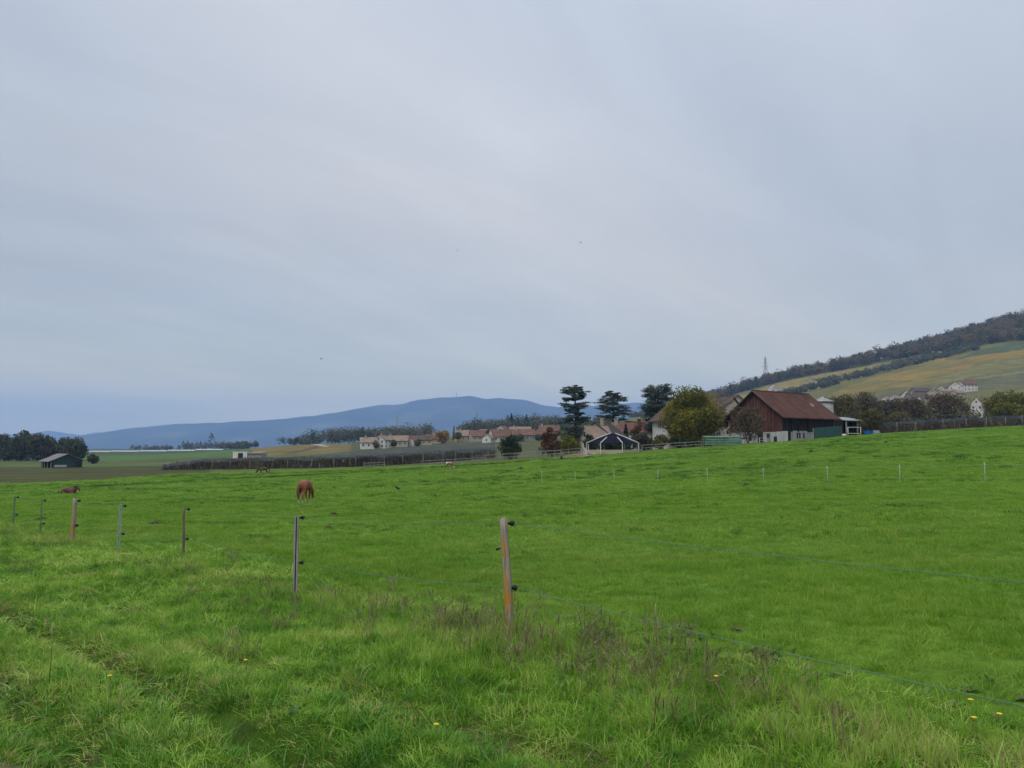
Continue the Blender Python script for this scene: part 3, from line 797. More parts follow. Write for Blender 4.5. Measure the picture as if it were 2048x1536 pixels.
m, N, L = new_mat('ground_cover')
out = N.new('ShaderNodeOutputMaterial'); b = N.new('ShaderNodeBsdfPrincipled'); L.new(b.outputs[0], out.inputs[0])
b.inputs['Roughness'].default_value = .9; b.inputs['Specular IOR Level'].default_value = .02
at_ = N.new('ShaderNodeAttribute'); at_.attribute_name = 'ground_colour'
ge = N.new('ShaderNodeNewGeometry')
def noise(sc, det=4, rough=.6, vec=None):
    n = N.new('ShaderNodeTexNoise'); n.inputs['Scale'].default_value = sc; n.inputs['Detail'].default_value = det; n.inputs['Roughness'].default_value = rough
    L.new(vec or ge.outputs['Position'], n.inputs['Vector']); return n.outputs['Fac']
mpa = N.new('ShaderNodeMapping'); mpa.inputs['Scale'].default_value = (1, 1.6, 1); L.new(ge.outputs['Position'], mpa.inputs[0])
def mult(a, b_):
    k = N.new('ShaderNodeMath'); k.operation = 'MULTIPLY'; L.new(a, k.inputs[0]); L.new(b_, k.inputs[1]); return k.outputs[0]
f1 = mrange(noise(.055, 4, .6, mpa.outputs[0]), .32, .68, .74, 1.26)
f2 = mrange(noise(.5, 5, .65), .3, .7, .78, 1.22)
f3 = mrange(noise(6.0, 4, .7), .3, .7, .7, 1.3)
fm = mult(mult(f1, f2), f3)
tn = N.new('ShaderNodeMix'); tn.data_type = 'RGBA'
L.new(mrange(noise(.16, 5, .6), .38, .64, 0, 1), tn.inputs[0]); tn.inputs[6].default_value = (.94, 1.0, 1.12, 1); tn.inputs[7].default_value = (1.12, .99, .82, 1)
sc_ = N.new('ShaderNodeVectorMath'); sc_.operation = 'SCALE'; L.new(at_.outputs['Color'], sc_.inputs[0]); L.new(fm, sc_.inputs['Scale'])
ml = N.new('ShaderNodeVectorMath'); ml.operation = 'MULTIPLY'; L.new(sc_.outputs[0], ml.inputs[0]); L.new(tn.outputs[2], ml.inputs[1])
L.new(ml.outputs[0], b.inputs['Base Color'])
bp = N.new('ShaderNodeBump'); bp.inputs['Strength'].default_value = .7; bp.inputs['Distance'].default_value = .12
L.new(noise(2.2, 6, .7), bp.inputs['Height']); L.new(bp.outputs[0], b.inputs['Normal'])
tag(link('ground', me, m), 'green pasture and farmland rolling out to the hills', 'ground', kind='structure')

# ------------------------------------------------------------------ far mountain
def range_of_hills(name, label, ridge, Yr, Yf, Yb, seed, mat, rows=26):
    g = np.array(ridge, float)
    px = np.arange(g[0, 0], g[-1, 0] + 1, 5.0)
    py = np.interp(px, g[:, 0], g[:, 1])
    py = _blur(py[None, :], .8, 1)[0] + 2.2 * (fbm(px / 26, px * 0 + 3, seed, 4) - .5) * np.clip((HOR - py) / 40, 0, 1)
    Vv = []
    for k in range(rows):
        f = k / (rows - 1)              # 0 = front foot, .62 = crest, 1 = back foot
        for x, y in zip(px, py):
            q = at(x, y, Yr)
            lift = q.z + 10
            if f < .62:
                t = f / .62; yy = Yf + (Yr - Yf) * t; s = t ** .85
                rav = (fbm(np.array([x / 34.]), np.array([t * 1.1]), seed + 3, 4)[0] - .5) * math.sin(math.pi * t)
                zz = lift * (s + .5 * rav) ; yy += 900 * rav
            else:
                t = (f - .62) / .38; yy = Yr + (Yb - Yr) * t; zz = lift * (1 - t * t)
            Vv.append((q.x, yy, zz - 10 - (0 if .05 < f < .95 else 2)))
    n = len(px)
    ii, jj = np.meshgrid(np.arange(rows - 1), np.arange(n - 1), indexing='ij'); a = (ii * n + jj).ravel()
    me = mesh_quads(np.array(Vv), np.stack([a, a + 1, a + n + 1, a + n], 1), smooth=True)
    return tag(link(name, me, mat), label, 'hills', kind='structure')
m_for, N, L = new_mat('mountain_forest')
out = N.new('ShaderNodeOutputMaterial'); b = N.new('ShaderNodeBsdfDiffuse'); L.new(b.outputs[0], out.inputs[0])
ge = N.new('ShaderNodeNewGeometry'); nz = N.new('ShaderNodeTexNoise'); nz.inputs['Scale'].default_value = .0016; nz.inputs['Detail'].default_value = 8; nz.inputs['Roughness'].default_value = .65
L.new(ge.outputs['Position'], nz.inputs['Vector']); r_ = ramp(N, [(.38, (.014, .024, .02)), (.54, (.034, .048, .038)), (.68, (.11, .115, .08))]); L.new(nz.outputs['Fac'], r_.inputs[0]); L.new(r_.outputs[0], b.inputs[0])
range_of_hills('mountain', 'long wooded blue mountain ridge across the plain', [(60, 903), (120, 897), (160, 888), (195, 872), (225, 862), (265, 855), (330, 849), (400, 846), (500, 842), (560, 838), (600, 833), (640, 829), (700, 819), (760, 809), (800, 808), (830, 800), (880, 794), (940, 791), (975, 797), (1000, 795), (1050, 799), (1080, 808), (1120, 814), (1180, 812), (1240, 806), (1280, 804), (1330, 812), (1400, 830), (1500, 850), (1600, 880)], 9000, 7300, 10200, 5, m_for)
range_of_hills('distant_hills', 'faint pale hills beyond the end of the mountain', [(-200, 872), (0, 870), (60, 867), (100, 861), (130, 866), (165, 870), (195, 864), (240, 868), (300, 880), (360, 895)], 12600, 11500, 13300, 15, m_for, 14)
# ------------------------------------------------------------------ the red barn farm
# barn
bp_ = Vector((49.8 + 7.5, 160 + 5.5, 0))
BA = math.atan2(11, 15)
bc = Vector((57.3, 165.5)); Lb, Wb = 18.2, 12.6
rotb = Matrix.Rotation(BA, 2)
zb = gz(53.9, 154.8) + .0
barn = thing('barn', 'large dark red timber barn with a steep russet tile roof and whitewashed base', 'barn', (bc.x, bc.y, zb), BA)
l, w_ = Lb / 2, Wb / 2; e = 5.2; rise = 5.0; pl = 1.95
mb = MB()
mb.add([(-l, -w_, -3), (l, -w_, -3), (l, w_, -3), (-l, w_, -3), (-l, -w_, pl), (l, -w_, pl), (l, w_, pl), (-l, w_, pl)], [(0, 1, 5, 4), (1, 2, 6, 5), (2, 3, 7, 6), (3, 0, 4, 7), (4, 5, 6, 7)])
base_w = mb.build('base_wall', pm('old_limewash', (.40, .40, .40), (.24, .24, .24), scale=1.1, stretch=(1, 1, .5), detail=6), barn)
mb = MB(); q = .06
mb.add([(-l - q, -w_ - q, pl + .004), (-l - q, w_ + q, pl + .004), (-l - q, w_ + q, e), (-l - q, 0, e + rise), (-l - q, -w_ - q, e)], [(0, 4, 3, 2, 1)]); mb.build('gable_wall', M['barn_wood'], barn); mb = MB()
mb.add([(l + q, -w_ - q, pl + .004), (l + q, w_ + q, pl + .004), (l + q, w_ + q, e), (l + q, 0, e + rise), (l + q, -w_ - q, e)], [(0, 1, 2, 3, 4)])
mb.build('gable_wall', M['barn_wood'], barn)
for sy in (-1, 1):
    mb = MB(); mb.add([(-l - q, sy * (w_ + q), pl + .004), (l + q, sy * (w_ + q), pl + .004), (l + q, sy * (w_ + q), e), (-l - q, sy * (w_ + q), e)], [(0, 1, 2, 3) if sy < 0 else (3, 2, 1, 0)]); mb.build('side_wall', M['dark_wood'], barn)  # dark planks; the deep shade under the eave is put into their colour
rm = MB(); s = rise / w_; th = .22; oy = 1.1; ox = .9
top = [(-l - ox, -w_ - oy, e - oy * s * .8), (l + ox, -w_ - oy, e - oy * s * .8), (l + ox, 0, e + rise), (-l - ox, 0, e + rise), (l + ox, w_ + oy, e - oy * s * .8), (-l - ox, w_ + oy, e - oy * s * .8)]
up = [(x, y, z + th + .05) for x, y, z in top]; dn = [(x, y, z + .05) for x, y, z in top]
fs = [(0, 1, 2, 3), (3, 2, 4, 5)]
f2 = fs + [tuple(6 + i for i in reversed(f)) for f in fs] + [(0, 6, 7, 1), (4, 10, 11, 5), (1, 7, 8, 2), (2, 8, 10, 4), (5, 11, 9, 3), (3, 9, 6, 0)]
rm.add(up + dn, f2)
broof = rm.build('roof', M['barn_tile'], barn)
for sx in (-1, 1):
    vb = MB()
    for sy in (-1, 1):
        a_ = Vector((sx * (l + ox + .05), sy * (w_ + oy + .05), e - oy * s * .8 + .1)); b_ = Vector((sx * (l + ox + .05), 0, e + rise + .14))
        vb.tube([a_, b_], .13, 4, sm=False)
    vb.build('verge_board', M['brown_tile'], broof)
vb = MB(); vb.tube([(-l - ox, 0, e + rise + th + .06), (l + ox, 0, e + rise + th + .06)], .15, 6); vb.build('ridge_cap', M['barn_tile'], broof)
sk = MB(); yy = -w_ * .55; zz = e + rise * (1 - .55) + .32
sk.box((l * .62, yy, zz), (1.1, 1.0, .14), rx=math.atan(s)); sk.build('skylight', M['pale_tile'], broof)
def bpart(name, c, sz, mat, par=barn):
    x = MB(); x.box(c, sz); return x.build(name, mat, par)
# gable openings and boards
gx = -l - q - .03
bpart('loft_hatch', (gx, -.2, e + .4), (.06, 1.5, 1.9), M['dark_wood'])
for k, yy in enumerate((-4.6, -3.0, 1.2)):
    f = bpart('window', (-l - .04, yy, 1.2), (.1, .95, 1.1), M['frame']); bpart('pane', (-l - .1, yy, 1.2), (.05, .75, .9), M['glass'], f)
d1 = bpart('door', (-l - .05, -1.1, .9), (.1, 1.2, 2.0), M['dark_wood'])
# long side: posts on the darkened upper wall, white-washed doors
for k, xx in enumerate((-8.3, -6.4, -4.0, -.6)):
    bpart('post', (xx, -w_ - q - .14, (pl + e) / 2), (.2, .2, e - pl), M['dark_wood'])
bpart('door', (-7.2, -w_ - .06, .95), (1.25, .12, 1.95), M['dark'])
bpart('door_frame', (-8.1, -w_ - .08, 1.0), (.22, .2, 2.1), M['white_metal'])
for xx in (-5.0, -3.3, -1.6):
    bpart('panel', (xx, -w_ - .05, 1.2), (1.5, .1, 1.9), M['white_board'])
for xx in (-4.4, -3.6, -2.2):
    f = bpart('window', (xx, -w_ - .12, 1.25), (.62, .08, 1.2), M['frame']); bpart('pane', (xx, -w_ - .17, 1.25), (.5, .05, 1.05), M['glass'], f)
# pole propped on the left roof edge
t = thing('pole', 'dark beam leaning out above the left eave of the red barn', 'beam', (45.5, 169.5, 0))
pb = MB(); a_ = at(1467, 795, 168.5); b_ = at(1481, 812, 168.5); c_ = at(1496, 832, 169.2)
pb.tube([a_ - t.location, b_ - t.location, c_ - t.location], .22, 5); pb.build('beam', M['dark_wood'], t)

# silo
p = gp(1648, 190); zt = at(1648, 803, 190).z - p.z
t = thing('silo', 'pale concrete silo with a shallow cone cap behind the red barn', 'silo', p)
rs = 2.35
sm_ = MB(); n = 20
sm_.tube([(0, 0, -2), (0, 0, zt - .25)], rs, n); sm_.build('wall', M['concrete'], t)
rf = MB(); rf.tube([(0, 0, zt - .2), (0, 0, zt), (0, 0, zt + .95), (0, 0, zt + 1.15)], [rs + .35, rs + .3, .4, .15], n); rf.build('roof', M['tin'], t)
for k in range(3):
    bnd = MB(); bnd.tube([(0, 0, zt * (.3 + .25 * k)), (0, 0, zt * (.3 + .25 * k) + .12)], rs + .04, n, cap=False); bnd.build('band', M['concrete'], t)

# open shed right of the barn
p = gp(1692, 172)
t = thing('open_shed', 'open sided machinery shed with a grey tin roof right of the red barn', 'shed', p, R(28))
ztop = at(1692, 838, 172).z - p.z
rf = MB(); rf.box((0, 0, ztop), (7.6, 6.4, .14), rx=R(9)); rf.build('roof', M['tin'], t)
bw = MB(); bw.box((0, 2.8, ztop / 2 - .6), (7.0, .12, ztop + .6)); bw.box((3.5, 0, ztop / 2 - .6), (.12, 5.5, ztop + .3)); bw.box((-3.5, .3, ztop / 2 - .6), (.12, 5.0, ztop + .3)); bw.build('wall', M['dark_wood'], t)
for xx in (-3.4, .2, 3.3):
    pm_ = MB(); pm_.box((xx, -2.9, ztop / 2 - .9), (.22, .22, ztop + .9)); pm_.build('post', M['grey_wood'], t)
bwp = MB(); bwp.add([(0, 0, 0), (1.4, 0, 0), (1.4, 0, 3.0), (.9, 0, 3.0), (0, 0, 1.9), (0, .2, 0), (1.4, .2, 0), (1.4, .2, 3.0), (.9, .2, 3.0), (0, .2, 1.9)], [(0, 1, 2, 3, 4), (9, 8, 7, 6, 5), (0, 5, 6, 1), (1, 6, 7, 2), (2, 7, 8, 3), (3, 8, 9, 4), (4, 9, 5, 0)])
p = gp(1657, 166.5)
o = bwp.build('concrete_wall', M['concrete'], None, p); o.scale = (1, 1, 1.25)
tag(o, 'pale slanted concrete wall end between the barn and the tin shed', 'wall')

# green board fence
def board_panel(name, label, cat, px0, px1, Y0, Y1, h, mat, n, group=None, capm=None):
    a_ = gp(px0, Y0); b_ = gp(px1, Y1)
    t = thing(name, label, cat, a_, group=group)
    dv = b_ - a_; an = math.atan2(dv.y, dv.x); ln = Vector((dv.x, dv.y)).length
    t.rotation_euler = (0, 0, an)
    for k in range(n):
        z = dv.z * (k + .5) / n
        m_ = MB(); m_.box((ln * (k + .5) / n, 0, z + h / 2 - .15), (ln / n - .03, .07, h + .3)); m_.build('panel', mat, t)
    for k in range(n + 1):
        m_ = MB(); m_.box((ln * k / n, .11, dv.z * k / n + h / 2 - .1), (.12, .12, h + .2)); m_.build('post', M['grey_wood'], t)
    return t
board_panel('board_fence', 'dark teal board fence in front of the long side of the red barn', 'fence', 1628, 1684, 153.5, 158, 2.1, M['green_board'], 7)
board_panel('board_fence', 'whitewashed board fence against the foot of the red barn', 'fence', 1541, 1576, 152, 152.5, 2.0, M['white_board'], 3)
# pale green slatted feeder
a_ = gp(1445, 147)
t = thing('feed_rack', 'pale green slatted feed rack standing at the meadow edge', 'feed rack', a_, R(4))
for k in range(4):
    mm = MB(); mm.box((0, -.7, .35 + .42 * k), (7.0, .06, .26)); mm.build('slat', M['pale_green'], t)
for k in range(4):
    mm = MB(); mm.box((0, .7, .35 + .42 * k), (7.0, .06, .26)); mm.build('slat', M['pale_green'], t)
for xx in (-3.4, -2.1, -.8, .6, 2.0, 3.4):
    for sy in (-1, 1):
        mm = MB(); mm.box((xx, sy * .62, .75), (.1, .1, 1.9)); mm.build('post', M['pale_green'], t)
mm = MB(); mm.box((0, 0, .55), (6.8, 1.1, .8)); mm.build('hay', pm('old_hay', (.10, .085, .04), (.05, .05, .025), scale=5, bump=.6), t)
mm = MB(); mm.box((0, 0, 1.78), (7.1, 1.6, .07), rx=R(5)); mm.build('top_sheet', M['pale_green'], t)
# blue trough and white pipe frame
p = gp(1737, 158)
t = thing('water_trough', 'bright blue plastic water tub on the meadow edge', 'trough', p)
mm = MB(); mm.tube([(0, 0, -.1), (0, 0, .1), (0, 0, .72), (0, 0, .8), (0, 0, .8), (0, 0, .3)], [.72, .78, .9, .95, .82, .7], 18, cap=True); mm.build('tub', M['blue_plastic'], t)
mm = MB(); mm.tube([(0, 0, .74), (0, 0, .8)], [.95, .98], 18, cap=False); mm.build('rim', M['blue_plastic'], t)
p = gp(1752, 156); t = thing('pipe_pile', 'small grey pile of pipes right of the blue tub', 'pipes', p)
for k in range(4):
    mm = MB(); mm.tube([(-.7 + .1 * k, .2 * k - .3, .1 + .18 * k), (.8, .15 * k - .2, .2 + .15 * k)], .07, 6); mm.build('pipe', M['steel'], t)
p = gp(1709, 154)
t = thing('pipe_gate', 'white tubular frame standing before the dark open shed', 'gate', p)
for xx in (-1.25, 1.25):
    mm = MB(); mm.tube([(xx, 0, -.3), (xx, 0, 1.75)], .07, 8); mm.build('post', M['white_metal'], t)
for z in (1.72, .5):
    mm = MB(); mm.tube([(-1.25, 0, z), (1.25, 0, z)], .055, 8); mm.build('bar', M['white_metal'], t)
p = gp(1688, 155); t = thing('white_drum', 'small white drum lying beside the dark tin shed', 'drum', p)
mm = MB(); mm.tube([(-.35, 0, .28), (-.3, 0, .28), (.3, 0, .28), (.35, 0, .28)], [.2, .28, .28, .2], 12); mm.build('barrel', M['white_metal'], t)
p = gp(1551, 150.5)
t = thing('oil_drum', 'upright black drum at the foot of the red barn', 'drum', p)
mm = MB(); mm.tube([(0, 0, -.1), (0, 0, .02), (0, 0, .55), (0, 0, 1.1), (0, 0, 1.12)], [.3, .32, .31, .32, .28], 14); mm.build('barrel', M['black_plastic'], t)
for z in (.35, .75):
    mm = MB(); mm.tube([(0, 0, z), (0, 0, z + .05)], .34, 14, cap=False); mm.build('hoop', M['black_plastic'], t)

# round pavilion (eight sided, dark roof between white ribs)
p = gp(1226, 157)
t = thing('pavilion', 'round riding pavilion with a low navy roof between white ribs', 'pavilion', p)
Rp = 5.5; he = at(1226, 887, 157).z - p.z; ha = at(1226, 867, 157).z - p.z
rf = MB(); n = 8; a0 = R(12)
ring = lambda r_, z: [(math.cos(a0 + k * math.pi / 4) * r_, math.sin(a0 + k * math.pi / 4) * r_, z) for k in range(n)]
vs = ring(Rp, he) + ring(Rp * .5, he + (ha - he) * .56) + ring(.45, ha) + ring(Rp, he - .08) + ring(.45, ha - .1)
fs = [(k, (k + 1) % 8, 8 + (k + 1) % 8, 8 + k) for k in range(8)] + [(8 + k, 8 + (k + 1) % 8, 16 + (k + 1) % 8, 16 + k) for k in range(8)] + [tuple(16 + k for k in range(8))] + [(24 + (k + 1) % 8, 24 + k, 32 + k, 32 + (k + 1) % 8) for k in range(8)] + [(24 + k, 24 + (k + 1) % 8, (k + 1) % 8, k) for k in range(8)]
rf.add(vs, fs); prf = rf.build('roof', M['navy_fabric'], t)
for k in range(8):
    c_, s_ = math.cos(a0 + k * math.pi / 4), math.sin(a0 + k * math.pi / 4)
    mm = MB(); mm.tube([(c_ * (Rp + .1), s_ * (Rp + .1), he + .07), (c_ * Rp * .5, s_ * Rp * .5, he + (ha - he) * .56 + .1)] + ([(c_ * .5, s_ * .5, ha + .06)] if k in (0, 3, 4) else []), .10, 6); mm.build('rib', M['white_metal'], prf)
    mm = MB(); mm.box((c_ * Rp, s_ * Rp, he / 2 - .5), (.14, .14, he + 1.0), rz=a0 + k * math.pi / 4); mm.build('post', M['white_metal'], t)
    c2, s2 = math.cos(a0 + (k + 1) * math.pi / 4), math.sin(a0 + (k + 1) * math.pi / 4)
    mid = Vector(((c_ + c2) / 2 * Rp, (s_ + s2) / 2 * Rp, .3)); ln = Rp * .76
    mm = MB(); mm.box(mid, (ln, .08, .75), rz=math.atan2(s2 - s_, c2 - c_)); mm.build('kick_board', M['sand'], t)
mm = MB(); mm.tube([(0, 0, -.4), (0, 0, .06)], [Rp - .3, Rp - .3], 24); mm.build('sand_floor', M['sand'], t)

# houses round the farm
house('white farmhouse with a tall brown hipped roof half hidden by the big green tree', 1383, 180, 8, 15, 10.5, 6.6, 4.3, M['white_render'], M['brown_tile'], hip=.45, nwin=(4, 2), chim=1, shutter=True, over=.9)
house('old stone house with a pale rubble gable just left of the red barn', 1447, 196, 104, 15, 11.5, 7.6, 4.2, M['stone'], M['brown_tile'], nwin=(3, 2), gable_win=1, chim=0, over=.35)
house('pale house with a dark roof right behind the navy pavilion', 1206, 186, 62, 10, 8.5, 3.8, 3.2, M['cream_render'], M['dark_tile'], nwin=(3, 1), chim=1, gable_win=2)
house('house with a broad rust tile roof and pale chimneys left of the white farmhouse', 1246, 208, 14, 12.5, 8, 5.0, 2.4, M['white_render'], M['red_tile'], nwin=(4, 2), chim=2)
house('small house with a faded orange roof between shrubs and the white farmhouse', 1287, 218, 24, 9.5, 7.5, 5.2, 2.4, M['cream_render'], M['orange_tile'], nwin=(3, 1), chim=0)
house('low annex with a pale tile roof against the pale house behind the pavilion', 1192, 181, 20, 5.5, 6, 3.6, 2.6, M['white_render'], M['pale_tile'], nwin=(2, 1), chim=0)

# village on the low rise at the left: houses far off
house('white house with a tan orange roof at the left end of the village rise', 737, 405, 12, 8.5, 8, 3.4, 2.4, M['white_render'], M['pale_tile'], nwin=(3, 1), chim=1)
house('white twin gabled house second from the left on the village rise', 764, 410, 78, 9, 6.5, 4.4, 2.2, M['white_render'], M['pale_tile'], nwin=(2, 2), gable_win=2)
house('long low house with a brown pink roof in the middle of the village rise', 796, 425, 3, 11, 8, 3.4, 2.6, M['cream_render'], M['pale_tile'], nwin=(4, 1))
house('white gabled cottage right of the long low brown pink roof', 823, 430, 70, 8, 6.5, 3.2, 2.5, M['white_render'], M['red_tile'], nwin=(2, 1), chim=0)
house('low house with a dull brown roof beside the orange autumn tree', 848, 445, 5, 9, 7.5, 3, 2.4, M['cream_render'], M['brown_tile'], nwin=(3, 1), chim=0)
house('small pink roofed house touching the left of the orange autumn tree', 866, 470, 20, 8, 7, 2.8, 2.6, M['cream_render'], M['orange_tile'], nwin=(2, 1), chim=0)
house('wide house with a long pale rust roof above the dark orchard net', 936, 480, 6, 16, 10, 3.4, 3.4, M['cream_render'], M['pale_tile'], nwin=(5, 1))
house('rust roofed house overlapping the right end of the long pale roof', 957, 470, 14, 10, 9, 3.2, 3.3, M['cream_render'], M['red_tile'], nwin=(3, 1), chim=0)
house('red roofed house with a large white gable above the dark green bush', 1001, 440, 22, 12, 9.5, 3.0, 3.9, M['white_render'], M['red_tile'], nwin=(4, 1), gable_win=2)
house('white cottage gable at the left foot of the red roofed house', 977, 432, 70, 6, 5, 2.6, 1.9, M['white_render'], M['pale_tile'], nwin=(2, 1), chim=0)
house('very long farm building with a red roof over a brownish wall', 1060, 430, 3, 20, 9, 3.2, 2.9, M['grey_render'], M['red_tile'], nwin=(6, 1), chim=2)
house('rear house with a pale tile roof showing over the long red farm roof', 1040, 480, 4, 13, 9, 4.6, 2.7, M['white_render'], M['pale_tile'], nwin=(4, 1))
house('rust roofed house at the right end of the long farm building', 1098, 460, 10, 12, 9, 4.2, 3.4, M['cream_render'], M['red_tile'], nwin=(3, 1))
house('white villa between dark trees high in the left village', 967, 590, 40, 7, 7, 3.8, 2.4, M['white_render'], M['pale_tile'], nwin=(2, 1), chim=0)
house('white tower like villa below the tall fir in the left village', 1006, 610, 55, 7, 7, 5.4, 2.6, M['white_render'], M['red_tile'], nwin=(2, 2), chim=0)
# white field shed with a black doorway
p = gp(499, 340)
t = thing('field_shed', 'white block shed with a black doorway at the end of the orchard', 'shed', p, R(-6))
mm = MB(); mm.add([(-6.2, -3, -1), (.2, -3, -1), (.2, 3, -1), (-6.2, 3, -1), (-6.2, -3, 3.0), (.2, -3, 3.1), (.2, 3, 3.1), (-6.2, 3, 3.0)], [(0, 1, 5, 4), (1, 2, 6, 5), (2, 3, 7, 6), (3, 0, 4, 7), (4, 5, 6, 7)]); mm.build('wall', M['white_render'], t)
mm = MB(); mm.box((-2.7, -3.05, 1.1), (2.2, .12, 2.3)); mm.build('door', M['dark'], t)
mm = MB(); mm.box((-3.0, 0, 3.2), (6.8, 6.4, .16), ry=R(-1)); mm.build('roof', M['tin'], t)
mm = MB(); mm.box((3.4, .2, 1.1), (6.2, 5.4, 2.0)); mm.build('lean_to_wall', M['grey_render'], t)
mm = MB(); mm.box((3.4, .0, 2.55), (6.6, 6.0, .14), rx=R(9)); mm.build('lean_to_roof', M['pale_tile'], t)
# left field barn
p = gp(124, 252)
t = thing('field_barn', 'low field barn with a dark green gable end and open left side', 'barn', p, R(-42))
mm = MB(); l, w_ = 4.6, 4.4; e = 2.4; rise = 1.9
mm.add([(l, -w_, -1), (l, w_, -1), (l, w_, e), (l, 0, e + rise), (l, -w_, e)], [(0, 1, 2, 3, 4)]); mm.build('gable_wall', M['tin_green'], t)
mm = MB(); mm.box((0, w_ - .06, e / 2 - .5), (2 * l - .3, .12, e + .9)); mm.box((-l + .1, 0, e / 2 - .5), (.12, 2 * w_ - .3, e + .9)); mm.build('wall', M['dark_wood'], t)
mm = MB(); s = rise / w_; o_ = .5; hx_ = l + .4
top = [(-hx_, -w_ - o_ * 2.2, e - o_ * 2.2 * s), (hx_, -w_ - o_ * 2.2, e - o_ * 2.2 * s), (hx_, 0, e + rise), (-hx_, 0, e + rise), (hx_, w_ + o_, e - o_ * s), (-hx_, w_ + o_, e - o_ * s)]
up = [(x, y, z + .16) for x, y, z in top]; dn = [(x, y, z + .03) for x, y, z in top]
mm.add(up + dn, f2); mm.build('roof', M['old_tin'], t)
for xx in (-4.4, -1.6, 1.2, 4.2):
    mm = MB(); mm.box((xx, -w_ - .2, e / 2 - .6), (.25, .25, e + .9)); mm.build('post', M['grey_wood'], t)
mm = MB(); mm.box((l + .09, -2.0, .6), (.12, 3.6, .7)); mm.build('gutter_board', M['white_board'], t)
mm = MB(); mm.box((l + .08, 3.2, 1.0), (.12, 1.8, 2.0)); mm.build('door', M['dark_wood'], t)

# houses at the right: hillside hamlet
house('house with a red roof and tall white gable among trees right of the barn', 1956, 400, 52, 6.5, 5.2, 7.6, 3.7, M['white_render'], M['red_roof'], nwin=(2, 2), gable_win=2, chim=1)
house('small white shed roofed cottage low among the bare trees', 1932, 285, 20, 5, 5, 2.9, 1.6, M['white_render'], M['pale_tile'], nwin=(2, 1), chim=0)
house('cream cottage half hidden behind bare trees and the netted vines', 1871, 290, 10, 6, 5, 3.0, 1.8, M['cream_render'], M['pale_tile'], nwin=(2, 1), chim=0)
house('large white gabled house with a rust roof topping the hamlet', 1907, 640, 74, 12, 10, 5.0, 4.0, M['white_render'], M['red_tile'], nwin=(3, 2), gable_win=2)
house('broad rust roofed house with a white end at the right of the hamlet', 1934, 650, 8, 13, 9, 5.4, 3.4, M['white_render'], M['red_tile'], nwin=(4, 2), gable_win=2)
house('low cream terrace below the large white gabled house', 1896, 615, 10, 16, 7, 3.6, 1.8, M['cream_render'], M['pale_tile'], nwin=(5, 1), chim=0)
house('white gable with a black steep roof at the left of the hamlet', 1811, 600, 72, 9, 7.5, 4.4, 3.4, M['white_render'], M['dark_tile'], nwin=(2, 1), gable_win=1)
house('long grey brown roof in the front row of the hamlet', 1834, 590, 6, 15, 9, 3.0, 3.2, M['grey_render'], M['brown_tile'], nwin=(4, 1))
house('second long grey roof behind the front row of the hamlet', 1841, 620, 4, 13, 8, 5.0, 2.6, M['grey_render'], M['brown_tile'], nwin=(4, 1), chim=0)
house('house with a pinkish beige gable in the middle of the hamlet', 1866, 605, 60, 9, 8, 4.2, 3.0, M['cream_render'], M['pale_tile'], nwin=(2, 1))
house('tiny white building at the left tip of the hamlet', 1774, 595, 20, 6, 5, 3.0, 1.6, M['white_render'], M['pale_tile'], nwin=(2, 1), chim=0)
house('lone vineyard estate with a white gable under the wooded ridge', 1546, 1050, 76, 13, 12, 4.5, 4.6, M['white_render'], M['brown_tile'], nwin=(3, 1), gable_win=2)
house('long low pale roof joined to the vineyard estate', 1559, 1040, 4, 17, 9, 3.0, 2.6, M['white_render'], M['pale_tile'], nwin=(4, 1), chim=0)
house('small pale cabin alone on the upper vineyard strip', 1624, 1120, 30, 7, 7, 3.8, 2.4, M['cream_render'], M['pale_tile'], nwin=(2, 1), chim=0)
house('white house in the gap of the hedge high on the vineyard slope', 1873, 1080, 12, 13, 9, 5.0, 2.2, M['white_render'], M['tin'], nwin=(4, 1), chim=0)

house('white cottage with a pale roof between the tiny white building and the black roofed gable', 1791, 592, 25, 7, 6, 3.2, 2.2, M['white_render'], M['pale_tile'], nwin=(2, 1), chim=0)
house('small white gabled house behind the pinkish beige gable of the hamlet', 1881, 628, 70, 8, 7, 4.6, 2.8, M['white_render'], M['red_tile'], nwin=(2, 1))
house('low white house in front of the long grey brown hamlet roof', 1850, 572, 8, 9, 6, 3.0, 1.8, M['white_render'], M['brown_tile'], nwin=(3, 1), chim=0)
house('cream house with a pale roof at the far right foot of the hamlet', 1916, 600, 18, 9, 7, 3.2, 2.0, M['cream_render'], M['pale_tile'], nwin=(3, 1), chim=0)

# polytunnels: one long white line across the plain
for k in range(5):
    px0 = 168 + k * 56; a_ = gp(px0, 880); b_ = gp(px0 + 55, 880 + 14 * 0)
    ln = (b_ - a_).length
    t = thing('polytunnel', ['first', 'second', 'third', 'fourth', 'last'][k] + ' white polytunnel from the left in the long pale row across the plain', 'polytunnel', (a_ + b_) / 2, math.atan2(b_.y - a_.y, b_.x - a_.x), 'polytunnels across the plain')
    mm = MB(); n = 8
    prof = [(math.cos(math.pi * i / n) * 2.6, math.sin(math.pi * i / n) * 1.5) for i in range(n + 1)]
    vs = [(sx * ln / 2 * .985, y, z) for sx in (-1, 1) for (y, z) in prof]
    mm.add(vs, [(i, i + 1, n + 2 + i, n + 1 + i) for i in range(n)] + [tuple(range(n, -1, -1)), tuple(range(n + 1, 2 * n + 2))]); mm.build('cover', pm('polythene', (.42, .45, .47), (.35, .38, .40), rough=.5, scale=.1) if k == 0 else bpy.data.materials['polythene'], t)
    mm = MB(); mm.box((0, -2.65, .2), (ln * .985, .1, .5)); mm.build('skirt', M['tin'], t)

